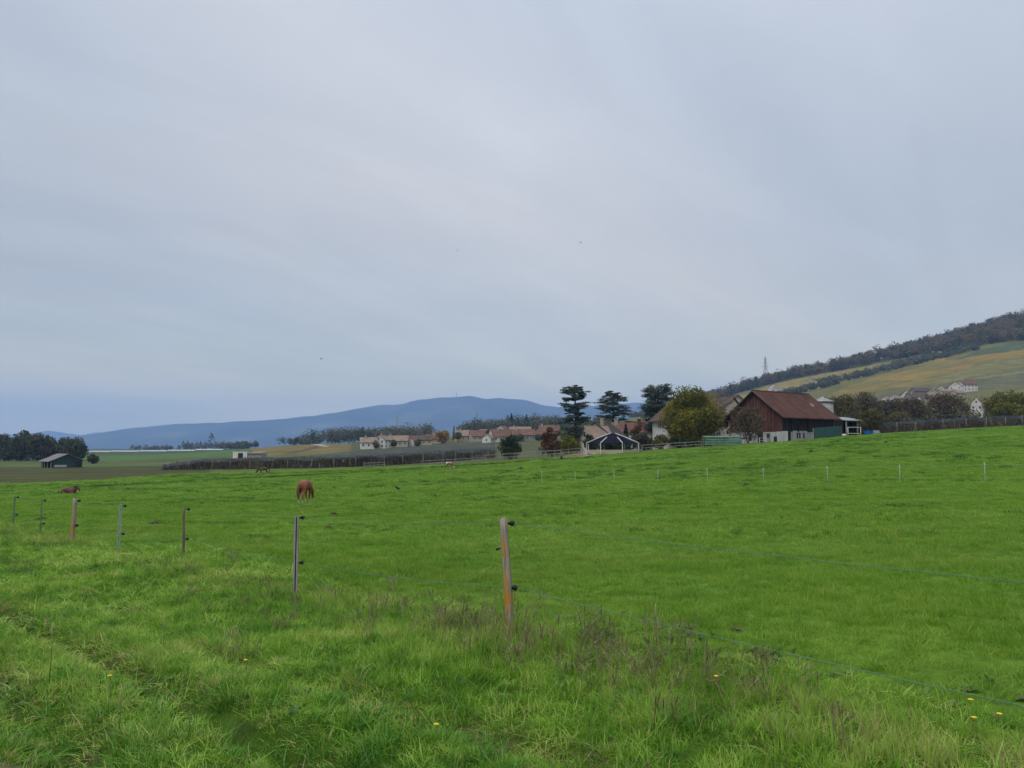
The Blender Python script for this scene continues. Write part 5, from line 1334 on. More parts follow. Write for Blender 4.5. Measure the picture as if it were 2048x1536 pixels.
def horse_standing(label, p, rz, coat_m, mane_m, s=1.0, leg_shift=(.06, -.08, .05, -.06), group='horses grazing on the pasture'):
    t = thing('horse', label, 'horse', p, rz, group); t.scale = (s, s, s)
    lf, rf_, lh_, rh = leg_shift
    ch = [[('pel', (-.48, 0, 1.2), .27, .29), ('loin', (-.15, 0, 1.17), .26, .30), ('belly', (.15, 0, 1.1), .27, .31), ('chest', (.48, 0, 1.14), .25, .3), ('nb', (.72, 0, 1.14), .15, .22), ('nm', (1.0, 0, .88), .10, .16), ('poll', (1.22, 0, .58), .085, .12), ('jaw', (1.27, 0, .42), .085, .12), ('nose', (1.29, 0, .2), .06, .075), ('muz', (1.30, 0, .09), .055, .06)],
          ['pel', ('rump', (-.72, 0, 1.16), .2, .2)]]
    for sy, dh, df in ((1, lh_, lf), (-1, rh, rf_)):
        ch.append(['pel', (None, (-.52, sy * .17, .95), .15, .18), (None, (-.45 + dh, sy * .18, .72), .10, .13), (None, (-.66 + dh, sy * .175, .5), .055, .065), (None, (-.64 + dh, sy * .17, .28), .038, .042), (None, (-.62 + dh, sy * .17, .1), .045, .045), (None, (-.58 + dh, sy * .17, .02), .055, .06)])
        ch.append(['chest', (None, (.52, sy * .15, .9), .11, .15), (None, (.47 + df, sy * .16, .68), .07, .09), (None, (.49 + df, sy * .155, .42), .048, .05), (None, (.48 + df, sy * .15, .24), .034, .038), (None, (.48 + df, sy * .15, .09), .042, .042), (None, (.52 + df, sy * .15, .02), .052, .056)])
    body = skin_body('body', ch, .3, coat_m, t)
    tl = MB(); tl.tube([(-.86, 0, 1.24), (-.95, 0, 1.12), (-.98, .02, .85), (-.96, .03, .6), (-.95, .03, .42)], [.05, .06, .085, .07, .02], 8); tl.build('tail', mane_m, t)
    mn = MB()
    mn.tube([(.60, .0, 1.4), (.82, .05, 1.22), (1.03, .09, 1.0), (1.18, .07, .76), (1.26, .03, .62)], [.03, .07, .08, .06, .02], 6); mn.build('mane', mane_m, t)
    for sy in (-1, 1):
        er = MB(); er.tube([(1.24, sy * .06, .66), (1.25, sy * .08, .74), (1.27, sy * .085, .80)], [.035, .03, .006], 6); er.build('ear', coat_m, t)
        ey = MB(); ey.tube([(1.31, sy * .085, .47), (1.31, sy * .1, .47)], [.02, .012], 6); ey.build('eye', M['black_plastic'], t)
    return t
CH = coat('coat_chestnut', (.225, .082, .034), (.15, .054, .024), sock=(.26, (.42, .34, .25)))
CH2 = coat('coat_dark_chestnut', (.10, .034, .020), (.07, .025, .016))
BAY = coat('coat_bay', (.085, .04, .026), (.055, .028, .02), sock=(.3, (.36, .33, .28)), patch=None)
PIE = coat('coat_piebald', (.22, .10, .05), (.15, .07, .04), patch=(1.5, .54, (.6, .54, .44)))
MANE = pm('flaxen_hair', (.20, .085, .042), (.13, .055, .03), scale=12, stretch=(6, 6, 1))
DHAIR = pm('dark_hair', (.03, .02, .015), (.018, .012, .01), scale=12, stretch=(6, 6, 1))
horse_standing('chestnut horse with pale lower legs seen from behind while grazing', gp(609, 46.2), R(83), CH, MANE, 1.0, (.1, -.12, .16, -.1))
horse_standing('dark bay horse grazing at the far edge of the pasture by the orchard', gp(527, 137), R(205), BAY, DHAIR, .98)
horse_standing('brown and white piebald horse grazing near the pale rails', gp(898, 131), R(-28), PIE, DHAIR, .8)
def horse_lying(label, p, rz):
    t = thing('horse', label, 'horse', p, rz, 'horses grazing on the pasture')
    ch = [[('pel', (-.55, 0, .36), .3, .33), ('loin', (-.2, 0, .40), .3, .36), ('belly', (.12, 0, .38), .3, .36), ('chest', (.45, 0, .42), .26, .34), ('nb', (.64, 0, .52), .15, .23), ('nm', (.80, .02, .64), .11, .16), ('poll', (.90, .05, .73), .085, .1), ('jaw', (1.0, .06, .62), .08, .1), ('nose', (1.10, .08, .42), .058, .065), ('muz', (1.14, .09, .32), .05, .052)],
          ['pel', ('rump', (-.82, 0, .28), .22, .22)]]
    for sy in (-1, 1):
        ch.append(['pel', (None, (-.42, sy * .3, .24), .17, .17), (None, (-.1, sy * .42, .14), .10, .10), (None, (-.5, sy * .46, .08), .06, .06), (None, (-.28, sy * .48, .05), .045, .045), (None, (-.14, sy * .48, .045), .05, .05)])
        ch.append(['chest', (None, (.5, sy * .22, .22), .12, .13), (None, (.62, sy * .3, .11), .08, .08), (None, (.88, sy * .28, .08), .055, .055), (None, (.6, sy * .36, .05), .042, .042), (None, (.5, sy * .36, .045), .05, .05)])
    skin_body('body', ch, .3, CH2, t)
    tl = MB(); tl.tube([(-.98, 0, .34), (-1.1, .03, .22), (-1.22, .08, .09), (-1.35, .14, .05)], [.05, .07, .07, .02], 8); tl.build('tail', DHAIR, t)
    mn = MB(); mn.tube([(.5, -.02, .76), (.64, -.05, .78), (.78, -.03, .82), (.88, .03, .84)], [.03, .07, .06, .02], 6); mn.build('mane', DHAIR, t)
    for sy in (-1, 1):
        er = MB(); er.tube([(.89, .05 + sy * .06, .8), (.89, .05 + sy * .075, .88), (.90, .05 + sy * .08, .94)], [.035, .03, .006], 6); er.build('ear', CH2, t)
        ey = MB(); ey.tube([(1.02, .06 + sy * .075, .66), (1.02, .06 + sy * .09, .66)], [.02, .012], 6); ey.build('eye', M['black_plastic'], t)
horse_lying('dark chestnut horse lying on the grass at the left', gp(137, 79), R(-4))

# ------------------------------------------------------------------ near electric fence
def lichen_mat():
    m, N, L = new_mat('lichen_wood'); out = N.new('ShaderNodeOutputMaterial'); b = N.new('ShaderNodeBsdfPrincipled'); L.new(b.outputs[0], out.inputs[0]); b.inputs['Roughness'].default_value = .9; b.inputs['Specular IOR Level'].default_value = .15
    tc = N.new('ShaderNodeTexCoord')
    mp = N.new('ShaderNodeMapping'); mp.inputs['Scale'].default_value = (40, 40, 2.2); L.new(tc.outputs['Object'], mp.inputs[0])
    gr = N.new('ShaderNodeTexNoise'); gr.inputs['Scale'].default_value = 1.6; gr.inputs['Detail'].default_value = 6; L.new(mp.outputs[0], gr.inputs['Vector'])
    r = ramp(N, [(.3, (.14, .115, .09)), (.5, (.27, .235, .19)), (.7, (.36, .33, .28))]); L.new(gr.outputs['Fac'], r.inputs[0])
    mp2 = N.new('ShaderNodeMapping'); mp2.inputs['Scale'].default_value = (22, 22, 6.5); mp2.inputs['Location'].default_value = (1.3, .4, .55); L.new(tc.outputs['Object'], mp2.inputs[0])
    ln = N.new('ShaderNodeTexNoise'); ln.inputs['Scale'].default_value = 1.0; ln.inputs['Detail'].default_value = 4; ln.inputs['Roughness'].default_value = .65; L.new(mp2.outputs[0], ln.inputs['Vector'])
    sep = N.new('ShaderNodeSeparateXYZ'); L.new(tc.outputs['Object'], sep.inputs[0])
    zz = N.new('ShaderNodeMapRange'); L.new(sep.outputs['Z'], zz.inputs[0]); zz.inputs[1].default_value = .55; zz.inputs[2].default_value = .95; zz.inputs[3].default_value = .07; zz.inputs[4].default_value = -.12
    # lichen favours the weather side
    xx = N.new('ShaderNodeMapRange'); L.new(sep.outputs['X'], xx.inputs[0]); xx.inputs[1].default_value = -.03; xx.inputs[2].default_value = .03; xx.inputs[3].default_value = .06; xx.inputs[4].default_value = -.06
    s_ = N.new('ShaderNodeMath'); s_.operation = 'ADD'; L.new(ln.outputs['Fac'], s_.inputs[0]); L.new(zz.outputs[0], s_.inputs[1])
    s2 = N.new('ShaderNodeMath'); s2.operation = 'ADD'; L.new(s_.outputs[0], s2.inputs[0]); L.new(xx.outputs[0], s2.inputs[1])
    k = N.new('ShaderNodeMix'); k.data_type = 'RGBA'; L.new(mrange_(N, L, s2.outputs[0], .50, .62), k.inputs[0]); L.new(r.outputs[0], k.inputs[6]); k.inputs[7].default_value = (.40, .19, .022, 1)
    L.new(k.outputs[2], b.inputs['Base Color'])
    bp = N.new('ShaderNodeBump'); bp.inputs['Strength'].default_value = .6; bp.inputs['Distance'].default_value = .01; L.new(gr.outputs['Fac'], bp.inputs['Height']); L.new(bp.outputs[0], b.inputs['Normal'])
    return m
LICHEN = lichen_mat()
GREYPOST = pm('grey_post', (.30, .29, .27), (.19, .18, .165), scale=14, stretch=(2, 2, .4), bump=.2)
BROWNPOST = pm('brown_post', (.20, .16, .12), (.10, .085, .065), scale=12, stretch=(2, 2, .3), bump=.2)
DULLMINT = pm('dull_green_plastic', (.14, .20, .13), (.10, .15, .095), rough=.6, scale=6)
MINT = pm('pale_green_plastic', (.27, .34, .28), (.2, .26, .21), rough=.5, scale=6)
def insulator(par, z, x, y=0.0, s=1.0):
    m_ = MB()
    m_.tube([(0, 0, 0), (x * .6, y, 0)], .006 * s, 6)
    m_.tube([(x * .5, y, -.004), (x * .72, y, -.004), (x * .72, y, -.004), (x * 1.05, y, .002), (x * 1.05, y, .002), (x * 1.22, y, .002)], [.012 * s, .014 * s, .024 * s, .024 * s, .016 * s, .012 * s], 10)
    m_.tube([(x * .9, y - .012, -.02 * s), (x * 1.0, y - .02, .0), (x * .95, y - .014, .024 * s)], .005 * s, 6)
    return m_.build('insulator', M['black_plastic'], par, (0, 0, z))
WT, WL = [], []       # wire points
def wood_post(label, px, Y, h, r_, lean, mat, ins=(.955, .40), split=False, twist=0.0, nail=False, insx=.09, group='posts of the near pasture fence', leany=0.0, s=1.0):
    p = gp(px, Y)
    t = thing('fence_post', label, 'post', p, 0, group); t.rotation_euler = (leany, lean, twist)
    m_ = MB(); n = 10; g = np.random.default_rng(int(px))
    lv = np.linspace(-.35, h, 14); ang_ = [6.283 * k / n for k in range(n)]; prof = 1 + .12 * g.normal(size=n)
    vs = []; 
    for i, z in enumerate(lv):
        wob = (.006 * math.sin(z * 5 + px), .006 * math.cos(z * 4.1))
        for k in range(n):
            q = r_ * prof[k] * (1 + .05 * g.normal()) * (1.06 - .1 * max(z, 0) / h)
            vs.append((wob[0] + q * math.cos(ang_[k]), wob[1] + q * .85 * math.sin(ang_[k]), z + (.012 * g.normal() if i == 13 else 0)))
    fs = [(i * n + k, i * n + (k + 1) % n, (i + 1) * n + (k + 1) % n, (i + 1) * n + k) for i in range(13) for k in range(n)] + [tuple(13 * n + k for k in range(n))]
    m_.add(vs, fs, 0, True); m_.build('shaft', mat, t)
    for z, W in zip(ins, (WT, WL)):
        insulator(t, z * h if z < 1.2 else z, insx, 0, s)
        q = Matrix.Rotation(lean, 3, 'Y') @ Vector((insx * .98, -.005, z * h))
        W.append(p + q)
    if nail:
        m2 = MB(); m2.tube([(-r_ * .7, 0, .745), (-r_ - .035, -.01, .74)], .006, 6); m2.tube([(-r_ - .02, -.01, .74), (-r_ - .045, -.012, .735)], .012, 8); m2.build('old_clip', M['black_plastic'], t)
    return t
WT.append(Vector((3.72, 2.4, gz(3.72, 2.4) + 1.0))); WL.append(Vector((3.72, 2.4, gz(3.72, 2.4) + .40)))
wood_post('grey split wood fence post with orange lichen, nearest to the viewer', 1018, 6.9, 1.0, .036, R(-2.6), LICHEN, nail=True, insx=.078)
def profile_post(label, px, Y, h, mat, lean=0.0, wdt=.05, insx=.085, s=1.0, ins=(.985, .42), cap=None):
    """steel profile / plastic step-in post"""
    p = gp(px, Y); t = thing('fence_post', label, 'post', p, 0, 'posts of the near pasture fence'); t.rotation_euler = (0, lean, 0)
    m_ = MB(); m_.box((-wdt * .32, 0, h / 2 - .15), (wdt * .36, .022, h + .3)); m_.box((wdt * .32, 0, h / 2 - .15), (wdt * .36, .022, h + .3)); m_.build('shaft', mat, t)
    m2 = MB(); m2.box((0, .006, h / 2 - .15), (wdt * .29, .008, h + .28)); m2.build('web', M['dark'] if cap is None else mat, t)
    for z, W in zip(ins, (WT, WL)):
        insulator(t, z * h, insx, 0, s); W.append(p + Matrix.Rotation(lean, 3, 'Y') @ Vector((insx * .98, -.005, z * h)))
    return t
profile_post('thin grey steel fence post with a dark groove, second from the viewer', 590, 10.06, 1.0, GREYPOST, 0, .055)
wood_post('slim brownish fence post with a grey top, third from the viewer', 365, 15.0, .92, .026, R(.4), BROWNPOST, insx=.09, s=1.1, ins=(.99, .38))
profile_post('pale mint green plastic fence post leaning slightly to the right', 236, 17.0, .98, MINT, R(1.6), .055, cap=1, insx=.10, s=1.25, ins=(.97, .36))
wood_post('stout wooden fence post with an orange foot before the lying horse', 143, 19.5, 1.06, .052, R(2.4), LICHEN, insx=.12, s=1.35, ins=(.97, .40))
profile_post('very thin pale green post, second from the left end of the near fence', 80, 22.3, .98, DULLMINT, R(.8), .03, cap=1, insx=.10, s=1.4, ins=(.96, .3))
profile_post('thin pale green post at the left end of the near fence', 26, 25.2, 1.0, DULLMINT, R(.8), .045, cap=1, insx=.11, s=1.4, ins=(.97, .42))
for W in (WT, WL):
    q = W[-1]; W.append(Vector((-22, 31.5, gz(-22, 31.5) + (.95 if W is WT else .42))))
def wire(name, label, pts, rad, sag=.02):
    P = []
    for a_, b_ in zip(pts[:-1], pts[1:]):
        n = 10
        for k in range(n):
            f = k / n; q = a_.lerp(b_, f); q.z -= sag * 4 * f * (1 - f); P.append(q)
    P.append(pts[-1])
    m_ = MB(); m_.tube(P, rad, 6); return tag(m_.build(name, M['wire']), label, 'wire')
wire('fence_wire', 'upper green electric rope of the near pasture fence', WT, .0019, .03)
wire('fence_wire', 'lower green electric rope of the near pasture fence', WL, .0024, .04)
# far line of white step-in posts
fp = [(1083, 82), (1151, 78), (1228, 74), (1316, 69.5), (1415, 65), (1527, 60), (1656, 55), (1800, 50), (1970, 46.5)]
proto = None; FW = []
nm = ['ninth', 'eighth', 'seventh', 'sixth', 'fifth', 'fourth', 'third', 'second', 'rightmost and nearest']
for i, (px, Y) in enumerate(fp):
    p = gp(px, Y)
    if proto is None:
        proto = thing('step_in_post', '', 'post', p, 0, 'white posts across the pasture')
        m_ = MB(); m_.tube([(0, 0, -.2), (0, 0, 1.12), (0, 0, 1.16)], [.022, .020, .012], 6); m_.build('shaft', M['white_metal'], proto)
        m_ = MB(); m_.box((0, -.02, 1.0), (.05, .05, .06)); m_.box((0, -.02, .55), (.05, .05, .06)); m_.build('clip', M['white_metal'], proto)
        m_ = MB(); m_.box((.06, 0, .12), (.12, .02, .02)); m_.build('foot_step', M['white_metal'], proto)
        o = proto
    else: o = copy_tree(proto)
    o.location = p; o.rotation_euler = (0, R(rnd.uniform(-2, 2)), 0)
    o['label'] = nm[i] + ' white plastic post in the line across the pasture' + (', counted from the right' if i < 8 else '')
    FW.append(p + Vector((0, -.04, 1.0)))
P = FW + [gp(2160, 43) + Vector((0, 0, 1.0))]
m_ = MB(); m_.tube(P, .006, 5); tag(m_.build('fence_wire', M['pale_rail']), 'thin pale wire on the white posts across the pasture', 'wire')
for i, (px, Y, hh) in enumerate([(1831, 128, 2.3), (1892, 134, 1.7), (1910, 146, 1.8), (1919, 131, 1.7), (1971, 130, 2.0), (1983, 145, 1.9)]):
    p = gp(px, Y); t = thing('wooden_stake', ['leftmost tall', 'second', 'third', 'fourth', 'fifth', 'rightmost'][i] + ' pale wooden stake from the left below the vine net', 'stake', p, 0, 'stakes at the top of the pasture')
    m_ = MB(); m_.tube([(0, 0, -.3), (0, 0, hh), (0, 0, hh + .04)], [.032, .03, .02], 7); m_.build('shaft', M['pale_rail'], t)
    m_ = MB(); m_.box((0, -.05, hh - .15), (.06, .06, .07)); m_.build('insulator', M['black_plastic'], t)

# ------------------------------------------------------------------ flowers that stand out
def flower(label, px, py_, Y, h, col, kind='flower'):
    p = gp(px, Y); t = thing('yellow_flower' if kind == 'flower' else 'seed_stalk', label, 'flower' if kind == 'flower' else 'grass stalk', p, 0)
    m_ = MB(); m_.tube([(0, 0, -.02), (.01, 0, h * .5), (.0, .01, h)], [.0035, .003, .0025], 5); m_.build('stem', M_STEM, t)
    m_ = MB()
    if kind == 'flower':
        n = 11
        for k in range(n):
            a_ = 6.283 * k / n; c_, s_ = math.cos(a_), math.sin(a_); r_ = .013
            m_.add([(c_ * .004, s_ * .004, h), (c_ * r_ - s_ * .006, s_ * r_ + c_ * .006, h + .007), (c_ * r_ * 1.15, s_ * r_ * 1.15, h + .008), (c_ * r_ + s_ * .006, s_ * r_ - c_ * .006, h + .007)], [(0, 3, 2, 1)])
        m_.tube([(0, 0, h - .008), (0, 0, h + .006), (0, 0, h + .012)], [.004, .006, .004], 8)
    else:
        m_.tube([(0, .01, h - .09), (0, .01, h - .05), (.003, .01, h), (.004, .01, h + .03)], [.002, .0055, .005, .001], 6)
    m_.build('flower_head' if kind == 'flower' else 'seed_head', col, t)
M_STEM = pm('stem_green', (.14, .17, .05), (.10, .13, .04), scale=30)
YEL = pm('petal_yellow', (.72, .60, .04), (.62, .5, .03), scale=40); PALE = pm('seed_head', (.38, .32, .18), (.28, .23, .13), scale=40)
for px, Y, h, lab in ((1944, 4.45, .16, 'upper of the two yellow blooms on the reddish stalk at the lower right'), (1950, 4.35, .10, 'lower of the two yellow blooms on the reddish stalk at the lower right'), (2001, 4.35, .12, 'yellow bloom at the lower right corner of the meadow'), (490, 5.9, .12, 'yellow bloom on the grassy strip between the wheel tracks'), (217, 5.2, .16, 'orange yellow bloom in the long grass at the lower left'), (1433, 5.1, .12, 'yellow bloom low in the rough grass right of the lichen post'), (872, 4.4, .10, 'pale yellow bloom in the trodden grass below the lichen post')):
    flower(lab, px, 0, Y, h, YEL)
for px, Y, h, lab in ((97, 5.6, .42, 'tall pale seed stalk standing at the left'), (236, 4.6, .26, 'bent pale seed stalk over the dark rut at the lower left'), (324, 6.6, .3, 'thin pale seed stalk above the left wheel track'), (1312, 6.2, .34, 'dark thin seed stalk right of the lichen post')):
    flower(lab, px, 0, Y, h, PALE, 'stalk')
# ------------------------------------------------------------------ grass
def blades(n, rad, hmin, hmax, wd, lean, g, curl=.5, rows=3):
    b = np.zeros((n, 3)); r_ = rad * np.sqrt(g.random(n)); a = g.random(n) * 6.283
    b[:, 0] = r_ * np.cos(a); b[:, 1] = r_ * np.sin(a); b[:, 2] = -.01
    h = g.uniform(hmin, hmax, n); la = a + g.normal(size=n) * .9
    ld = np.stack([np.cos(la), np.sin(la), np.zeros(n)], 1) * (np.abs(g.normal(size=n)) * lean * h)[:, None]
    fa = g.random(n) * 6.283; side = np.stack([np.cos(fa), np.sin(fa), np.zeros(n)], 1)
    w_ = wd * g.uniform(.6, 1.3, n)
    Vv = []
    for k in range(rows):
        t = k / (rows - 1)
        c = b + ld * t ** 1.8 + np.array([0, 0, 1]) * (h * (t - curl * .35 * t ** 3 * np.minimum(np.linalg.norm(ld, axis=1) / h, 1.4)))[:, None]
        ww = w_ * (1 - .85 * t ** 1.5) * .5
        Vv += [c - side * ww[:, None], c + side * ww[:, None]]
    V = np.stack(Vv, 1).reshape(-1, 3); st = 2 * rows
    Q = []
    base = np.arange(n) * st
    for k in range(rows - 1):
        Q.append(np.stack([base + 2 * k, base + 2 * k + 1, base + 2 * k + 3, base + 2 * k + 2], 1))
    Q = np.concatenate(Q); at_ = np.tile(g.random(n), rows - 1)
    return V, Q, at_
def leaves(n, rad, size, g):
    """broad-leaved rosette"""
    Vs, Qs, As = [], [], []
    for i in range(n):
        a = i * 2.4 + g.normal() * .3; L_ = size * g.uniform(.6, 1.2); el = g.uniform(.25, 1.0); d = np.array([math.cos(a) * math.cos(el), math.sin(a) * math.cos(el), math.sin(el)]); s = np.array([-math.sin(a), math.cos(a), 0])
        o = len(Vs)
        for t, w_ in ((0, .05), (.35, .3), (.7, .26), (1, .04)):
            c = d * L_ * t + np.array([0, 0, -.25 * L_ * t * t + .01])
            Vs += [c - s * w_ * L_ * .6, c + s * w_ * L_ * .6]
        for k in range(3): Qs.append((o + 2 * k, o + 2 * k + 1, o + 2 * k + 3, o + 2 * k + 2)); As.append(i / n * .6 + .2)
    return np.array(Vs), np.array(Qs), np.array(As)
def stalks(n, rad, hmin, hmax, g):
    """dead flower stalks with narrow seed heads and side twigs"""
    Vs, Qs, As = [], [], []
    def strip_(p0, p1, w0, w1, a_):
        for ax in (np.array([1., 0, 0]), np.array([0, 1., 0])):
            o = len(Vs); Vs.extend([p0 - ax * w0, p0 + ax * w0, p1 + ax * w1, p1 - ax * w1]); Qs.append((o, o + 1, o + 2, o + 3)); As.append(a_)
    for i in range(n):
        b = np.array([g.normal() * rad * .6, g.normal() * rad * .6, -.01]); h = g.uniform(hmin, hmax)
        tp = b + np.array([g.normal() * .13 * h, g.normal() * .13 * h, h]); a_ = g.random()
        strip_(b, tp, .0022, .0012, a_)
        strip_(b * .25 + tp * .75, tp, .004, .002, a_)
        for k in range(4):
            f = g.uniform(.45, .95); q = b * (1 - f) + tp * f; e = q + np.array([g.normal() * .05, g.normal() * .05, g.uniform(.02, .09)])
            strip_(q, e, .001, .001, a_); strip_(q * .4 + e * .6, e, .0035, .002, a_)
    return np.array(Vs), np.array(Qs), np.array(As)
PROTO = {}
def proto_set(key, meshes, mat):
    c = bpy.data.collections.new('protos_' + key)
    for i, (V, Q, A) in enumerate(meshes):
        me = mesh_quads(V, Q, A, name=key); me.materials.append(mat)
        o = bpy.data.objects.new(key, me); c.objects.link(o)
        o['kind'] = 'stuff'
    PROTO[key] = c
G_ROUGH = grass_mat('rough_grass', ROUGH_STOPS, dry=(.32, .26, .12), spread=.36)
G_TURF = grass_mat('pasture_grass', TURF_STOPS, dry=(.24, .23, .08), sc=.4, spread=.17)
G_TUSS = grass_mat('tussock_grass', TUSS_STOPS, dry=(.12, .12, .04), sc=.3)
G_HERB = grass_mat('herb_leaf', [(.35, (.06, .13, .026)), (.6, (.10, .19, .035)), (.9, (.15, .25, .055))], dry=(.13, .11, .04))
G_STALK = grass_mat('dead_stalk', [(.3, (.13, .10, .06)), (.6, (.21, .17, .095)), (.9, (.30, .25, .15))], dry=(.32, .27, .16))
gg = np.random.default_rng(5)
proto_set('rough_tuft', [blades(30, .05, .07, .19, .0075, .55, gg) for k in range(4)] + [blades(24, .045, .12, .30, .0065, .5, gg, .7) for k in range(3)] + [blades(26, .065, .05, .16, .008, 1.3, gg, .9) for k in range(3)], G_ROUGH)
proto_set('turf_tuft', [blades(52, .10, .035, .085, .006, .5, gg) for k in range(4)] + [blades(44, .09, .05, .12, .006, .7, gg) for k in range(3)], G_TURF)
proto_set('matted', [blades(46, .10, .03, .10, .007, 1.0, gg, .8) for k in range(5)], G_ROUGH)
G_LUSH = grass_mat('lush_grass', LUSH_STOPS, dry=(.2, .2, .06), spread=.25)
proto_set('lush', [blades(40, .07, .06, .19, .0075, .7, gg, .8) for k in range(4)], G_LUSH)
proto_set('turf_patch', [blades(110, .30, .04, .10, .014, .6, gg) for k in range(4)], G_TURF)
proto_set('tussock', [blades(70, .16, .06, .2, .012, .7, gg) for k in range(4)], G_TUSS)
proto_set('herb', [leaves(10, .03, .06, gg) for k in range(3)] + [leaves(8, .03, .04, gg) for k in range(3)], G_HERB)
proto_set('stalk', [stalks(5, .08, .18, .42, gg) for k in range(4)], G_STALK)

def scatter(name, label, cat, key, X, Y, sx, sz, dry, tilt=.12, g=None):
    g = g or rng; n = len(X)
    Z = ground(X, Y) - .005
    me = bpy.data.meshes.new(name); me.vertices.add(n); me.vertices.foreach_set('co', np.stack([X, Y, Z], 1).astype(np.float32).ravel()); me.update()
    def attr(nm, tp, arr, f='value'):
        a = me.attributes.new(nm, tp, 'POINT'); a.data.foreach_set(f, np.ascontiguousarray(arr).ravel())
    attr('rot', 'FLOAT_VECTOR', np.stack([g.normal(size=n) * tilt, g.normal(size=n) * tilt, g.random(n) * 6.283], 1).astype(np.float32), 'vector')
    attr('scl', 'FLOAT_VECTOR', np.stack([sx, sx, sz], 1).astype(np.float32), 'vector')
    attr('rnd', 'FLOAT', (g.random(n) - .5).astype(np.float32)); attr('dry', 'FLOAT', np.asarray(dry, np.float32))
    attr('pick', 'INT', g.integers(0, 100, n).astype(np.int32))
    o = link(name, me); tag(o, label, cat, kind='stuff')
    ng = bpy.data.node_groups.new(name + '_scatter', 'GeometryNodeTree')
    ng.interface.new_socket('Geometry', in_out='INPUT', socket_type='NodeSocketGeometry'); ng.interface.new_socket('Geometry', in_out='OUTPUT', socket_type='NodeSocketGeometry')
    N, L = ng.nodes, ng.links
    gi = N.new('NodeGroupInput'); go = N.new('NodeGroupOutput'); ip = N.new('GeometryNodeInstanceOnPoints'); ci = N.new('GeometryNodeCollectionInfo')
    ci.inputs['Collection'].default_value = PROTO[key]; ci.inputs['Separate Children'].default_value = True; ci.inputs['Reset Children'].default_value = True
    def na(nm, dt):
        k = N.new('GeometryNodeInputNamedAttribute'); k.data_type = dt; k.inputs['Name'].default_value = nm; return k.outputs['Attribute']
    L.new(gi.outputs[0], ip.inputs['Points']); L.new(ci.outputs[0], ip.inputs['Instance']); ip.inputs['Pick Instance'].default_value = True
    L.new(na('pick', 'INT'), ip.inputs['Instance Index'])
    er = N.new('FunctionNodeEulerToRotation'); L.new(na('rot', 'FLOAT_VECTOR'), er.inputs[0]); L.new(er.outputs[0], ip.inputs['Rotation'])
    L.new(na('scl', 'FLOAT_VECTOR'), ip.inputs['Scale']); L.new(ip.outputs[0], go.inputs[0])
    md = o.modifiers.new('scatter', 'NODES'); md.node_group = ng
    return o
def sample(y0, y1, dens, g, wx=.80, pad=5.0):
    area = wx * (y1 ** 2 - y0 ** 2) + 2 * pad * (y1 - y0); n = int(area * dens)
    Y = np.sqrt(g.random(n) * (y1 ** 2 - y0 ** 2) + y0 ** 2); X = (g.random(n) * 2 - 1) * (wx * Y + pad)
    return X, Y
g = np.random.default_rng(77)
def cat_(*a): return [np.concatenate(k) for k in zip(*a)]
# rough verge
X, Y = cat_(sample(2.4, 8, 165, g), sample(8, 14, 95, g), sample(14, 34, 28, g))
fsd = fence_side(X, Y); d1 = seg_dist(X, Y, RUT1); d2 = seg_dist(X, Y, RUT2); d3 = seg_dist(X, Y, RUT3)
patch = fbm(X * .9, Y * .9, 71); fine = fbm(X * 2.6, Y * 2.6, 72)
bare = np.hypot(X + 2.72, Y - 3.9) < .33
keep = (fsd < .45 + .5 * (patch - .5)) & ~bare
keep &= g.random(len(X)) > .96 * np.exp(-(d1 / .24) ** 4)
keep &= g.random(len(X)) > .9 * np.exp(-(d2 / .22) ** 4)
keep &= g.random(len(X)) > .5 * np.exp(-(d3 / .13) ** 2) * (fine > .45)
keep &= (fbm(X * 4.5, Y * 4.5, 79, 2) > .40) | (g.random(len(X)) < .4)
X, Y, fsd, patch, fine, d1, d2, d3 = (v[keep] for v in (X, Y, fsd, patch, fine, d1, d2, d3))
strip_k = np.exp(-((fsd + .15) / .75) ** 2)          # unmown strip under the wires
track = np.clip(1 - np.minimum(np.minimum(d1, d2), d3) / .45, 0, 1)
far = np.clip(np.hypot(X, Y) / 14, .8, 2.1)
tall = (.24 + .55 * patch ** 1.4 + .22 * strip_k - .3 * track) * (.45 + 1.1 * fine) * g.uniform(.75, 1.2, len(X))
wide = far * g.uniform(.8, 1.2, len(X)) * (.85 + .35 * track)
dryv = np.clip(.03 + .34 * strip_k * (fbm(X * .8, Y * .8, 75) > .47) + .45 * (track > .35) * (fine > .5) + .3 * (fbm(X * .7, Y * .7, 77) > .66), 0, .8) * g.uniform(.2, 1, len(X))
scatter('rough_grass', 'rough uneven grass and weeds on the near side of the fence', 'grass', 'rough_tuft', X, Y, wide, np.clip(tall, .25, 2.0), dryv, .16, g)
# short matted turf under the rough tufts
X, Y = cat_(sample(2.4, 9, 95, g), sample(9, 18, 32, g))
k = (fence_side(X, Y) < .8) & (np.hypot(X + 2.72, Y - 3.9) > .3)
dd_ = np.minimum(seg_dist(X, Y, RUT1), seg_dist(X, Y, RUT2)); k &= g.random(len(X)) > .97 * np.exp(-(dd_ / .11) ** 2) * (fbm(X * 2.0, Y * 2.0, 72) > .43)
X, Y = X[k], Y[k]; dd_ = dd_[k]
scatter('matted_grass', 'short matted grass between the rough tufts and in the wheel tracks', 'grass', 'matted', X, Y, np.clip(np.hypot(X, Y) / 8, .9, 1.9) * g.uniform(.85, 1.3, len(X)), (.35 + .9 * fbm(X * 1.3, Y * 1.3, 87)) * (1 - .45 * np.exp(-(dd_ / .22) ** 4)) * g.uniform(.7, 1.2, len(X)), np.clip(.05 + .35 * (dd_ < .25) * g.random(len(X)), 0, .5), .2, g)
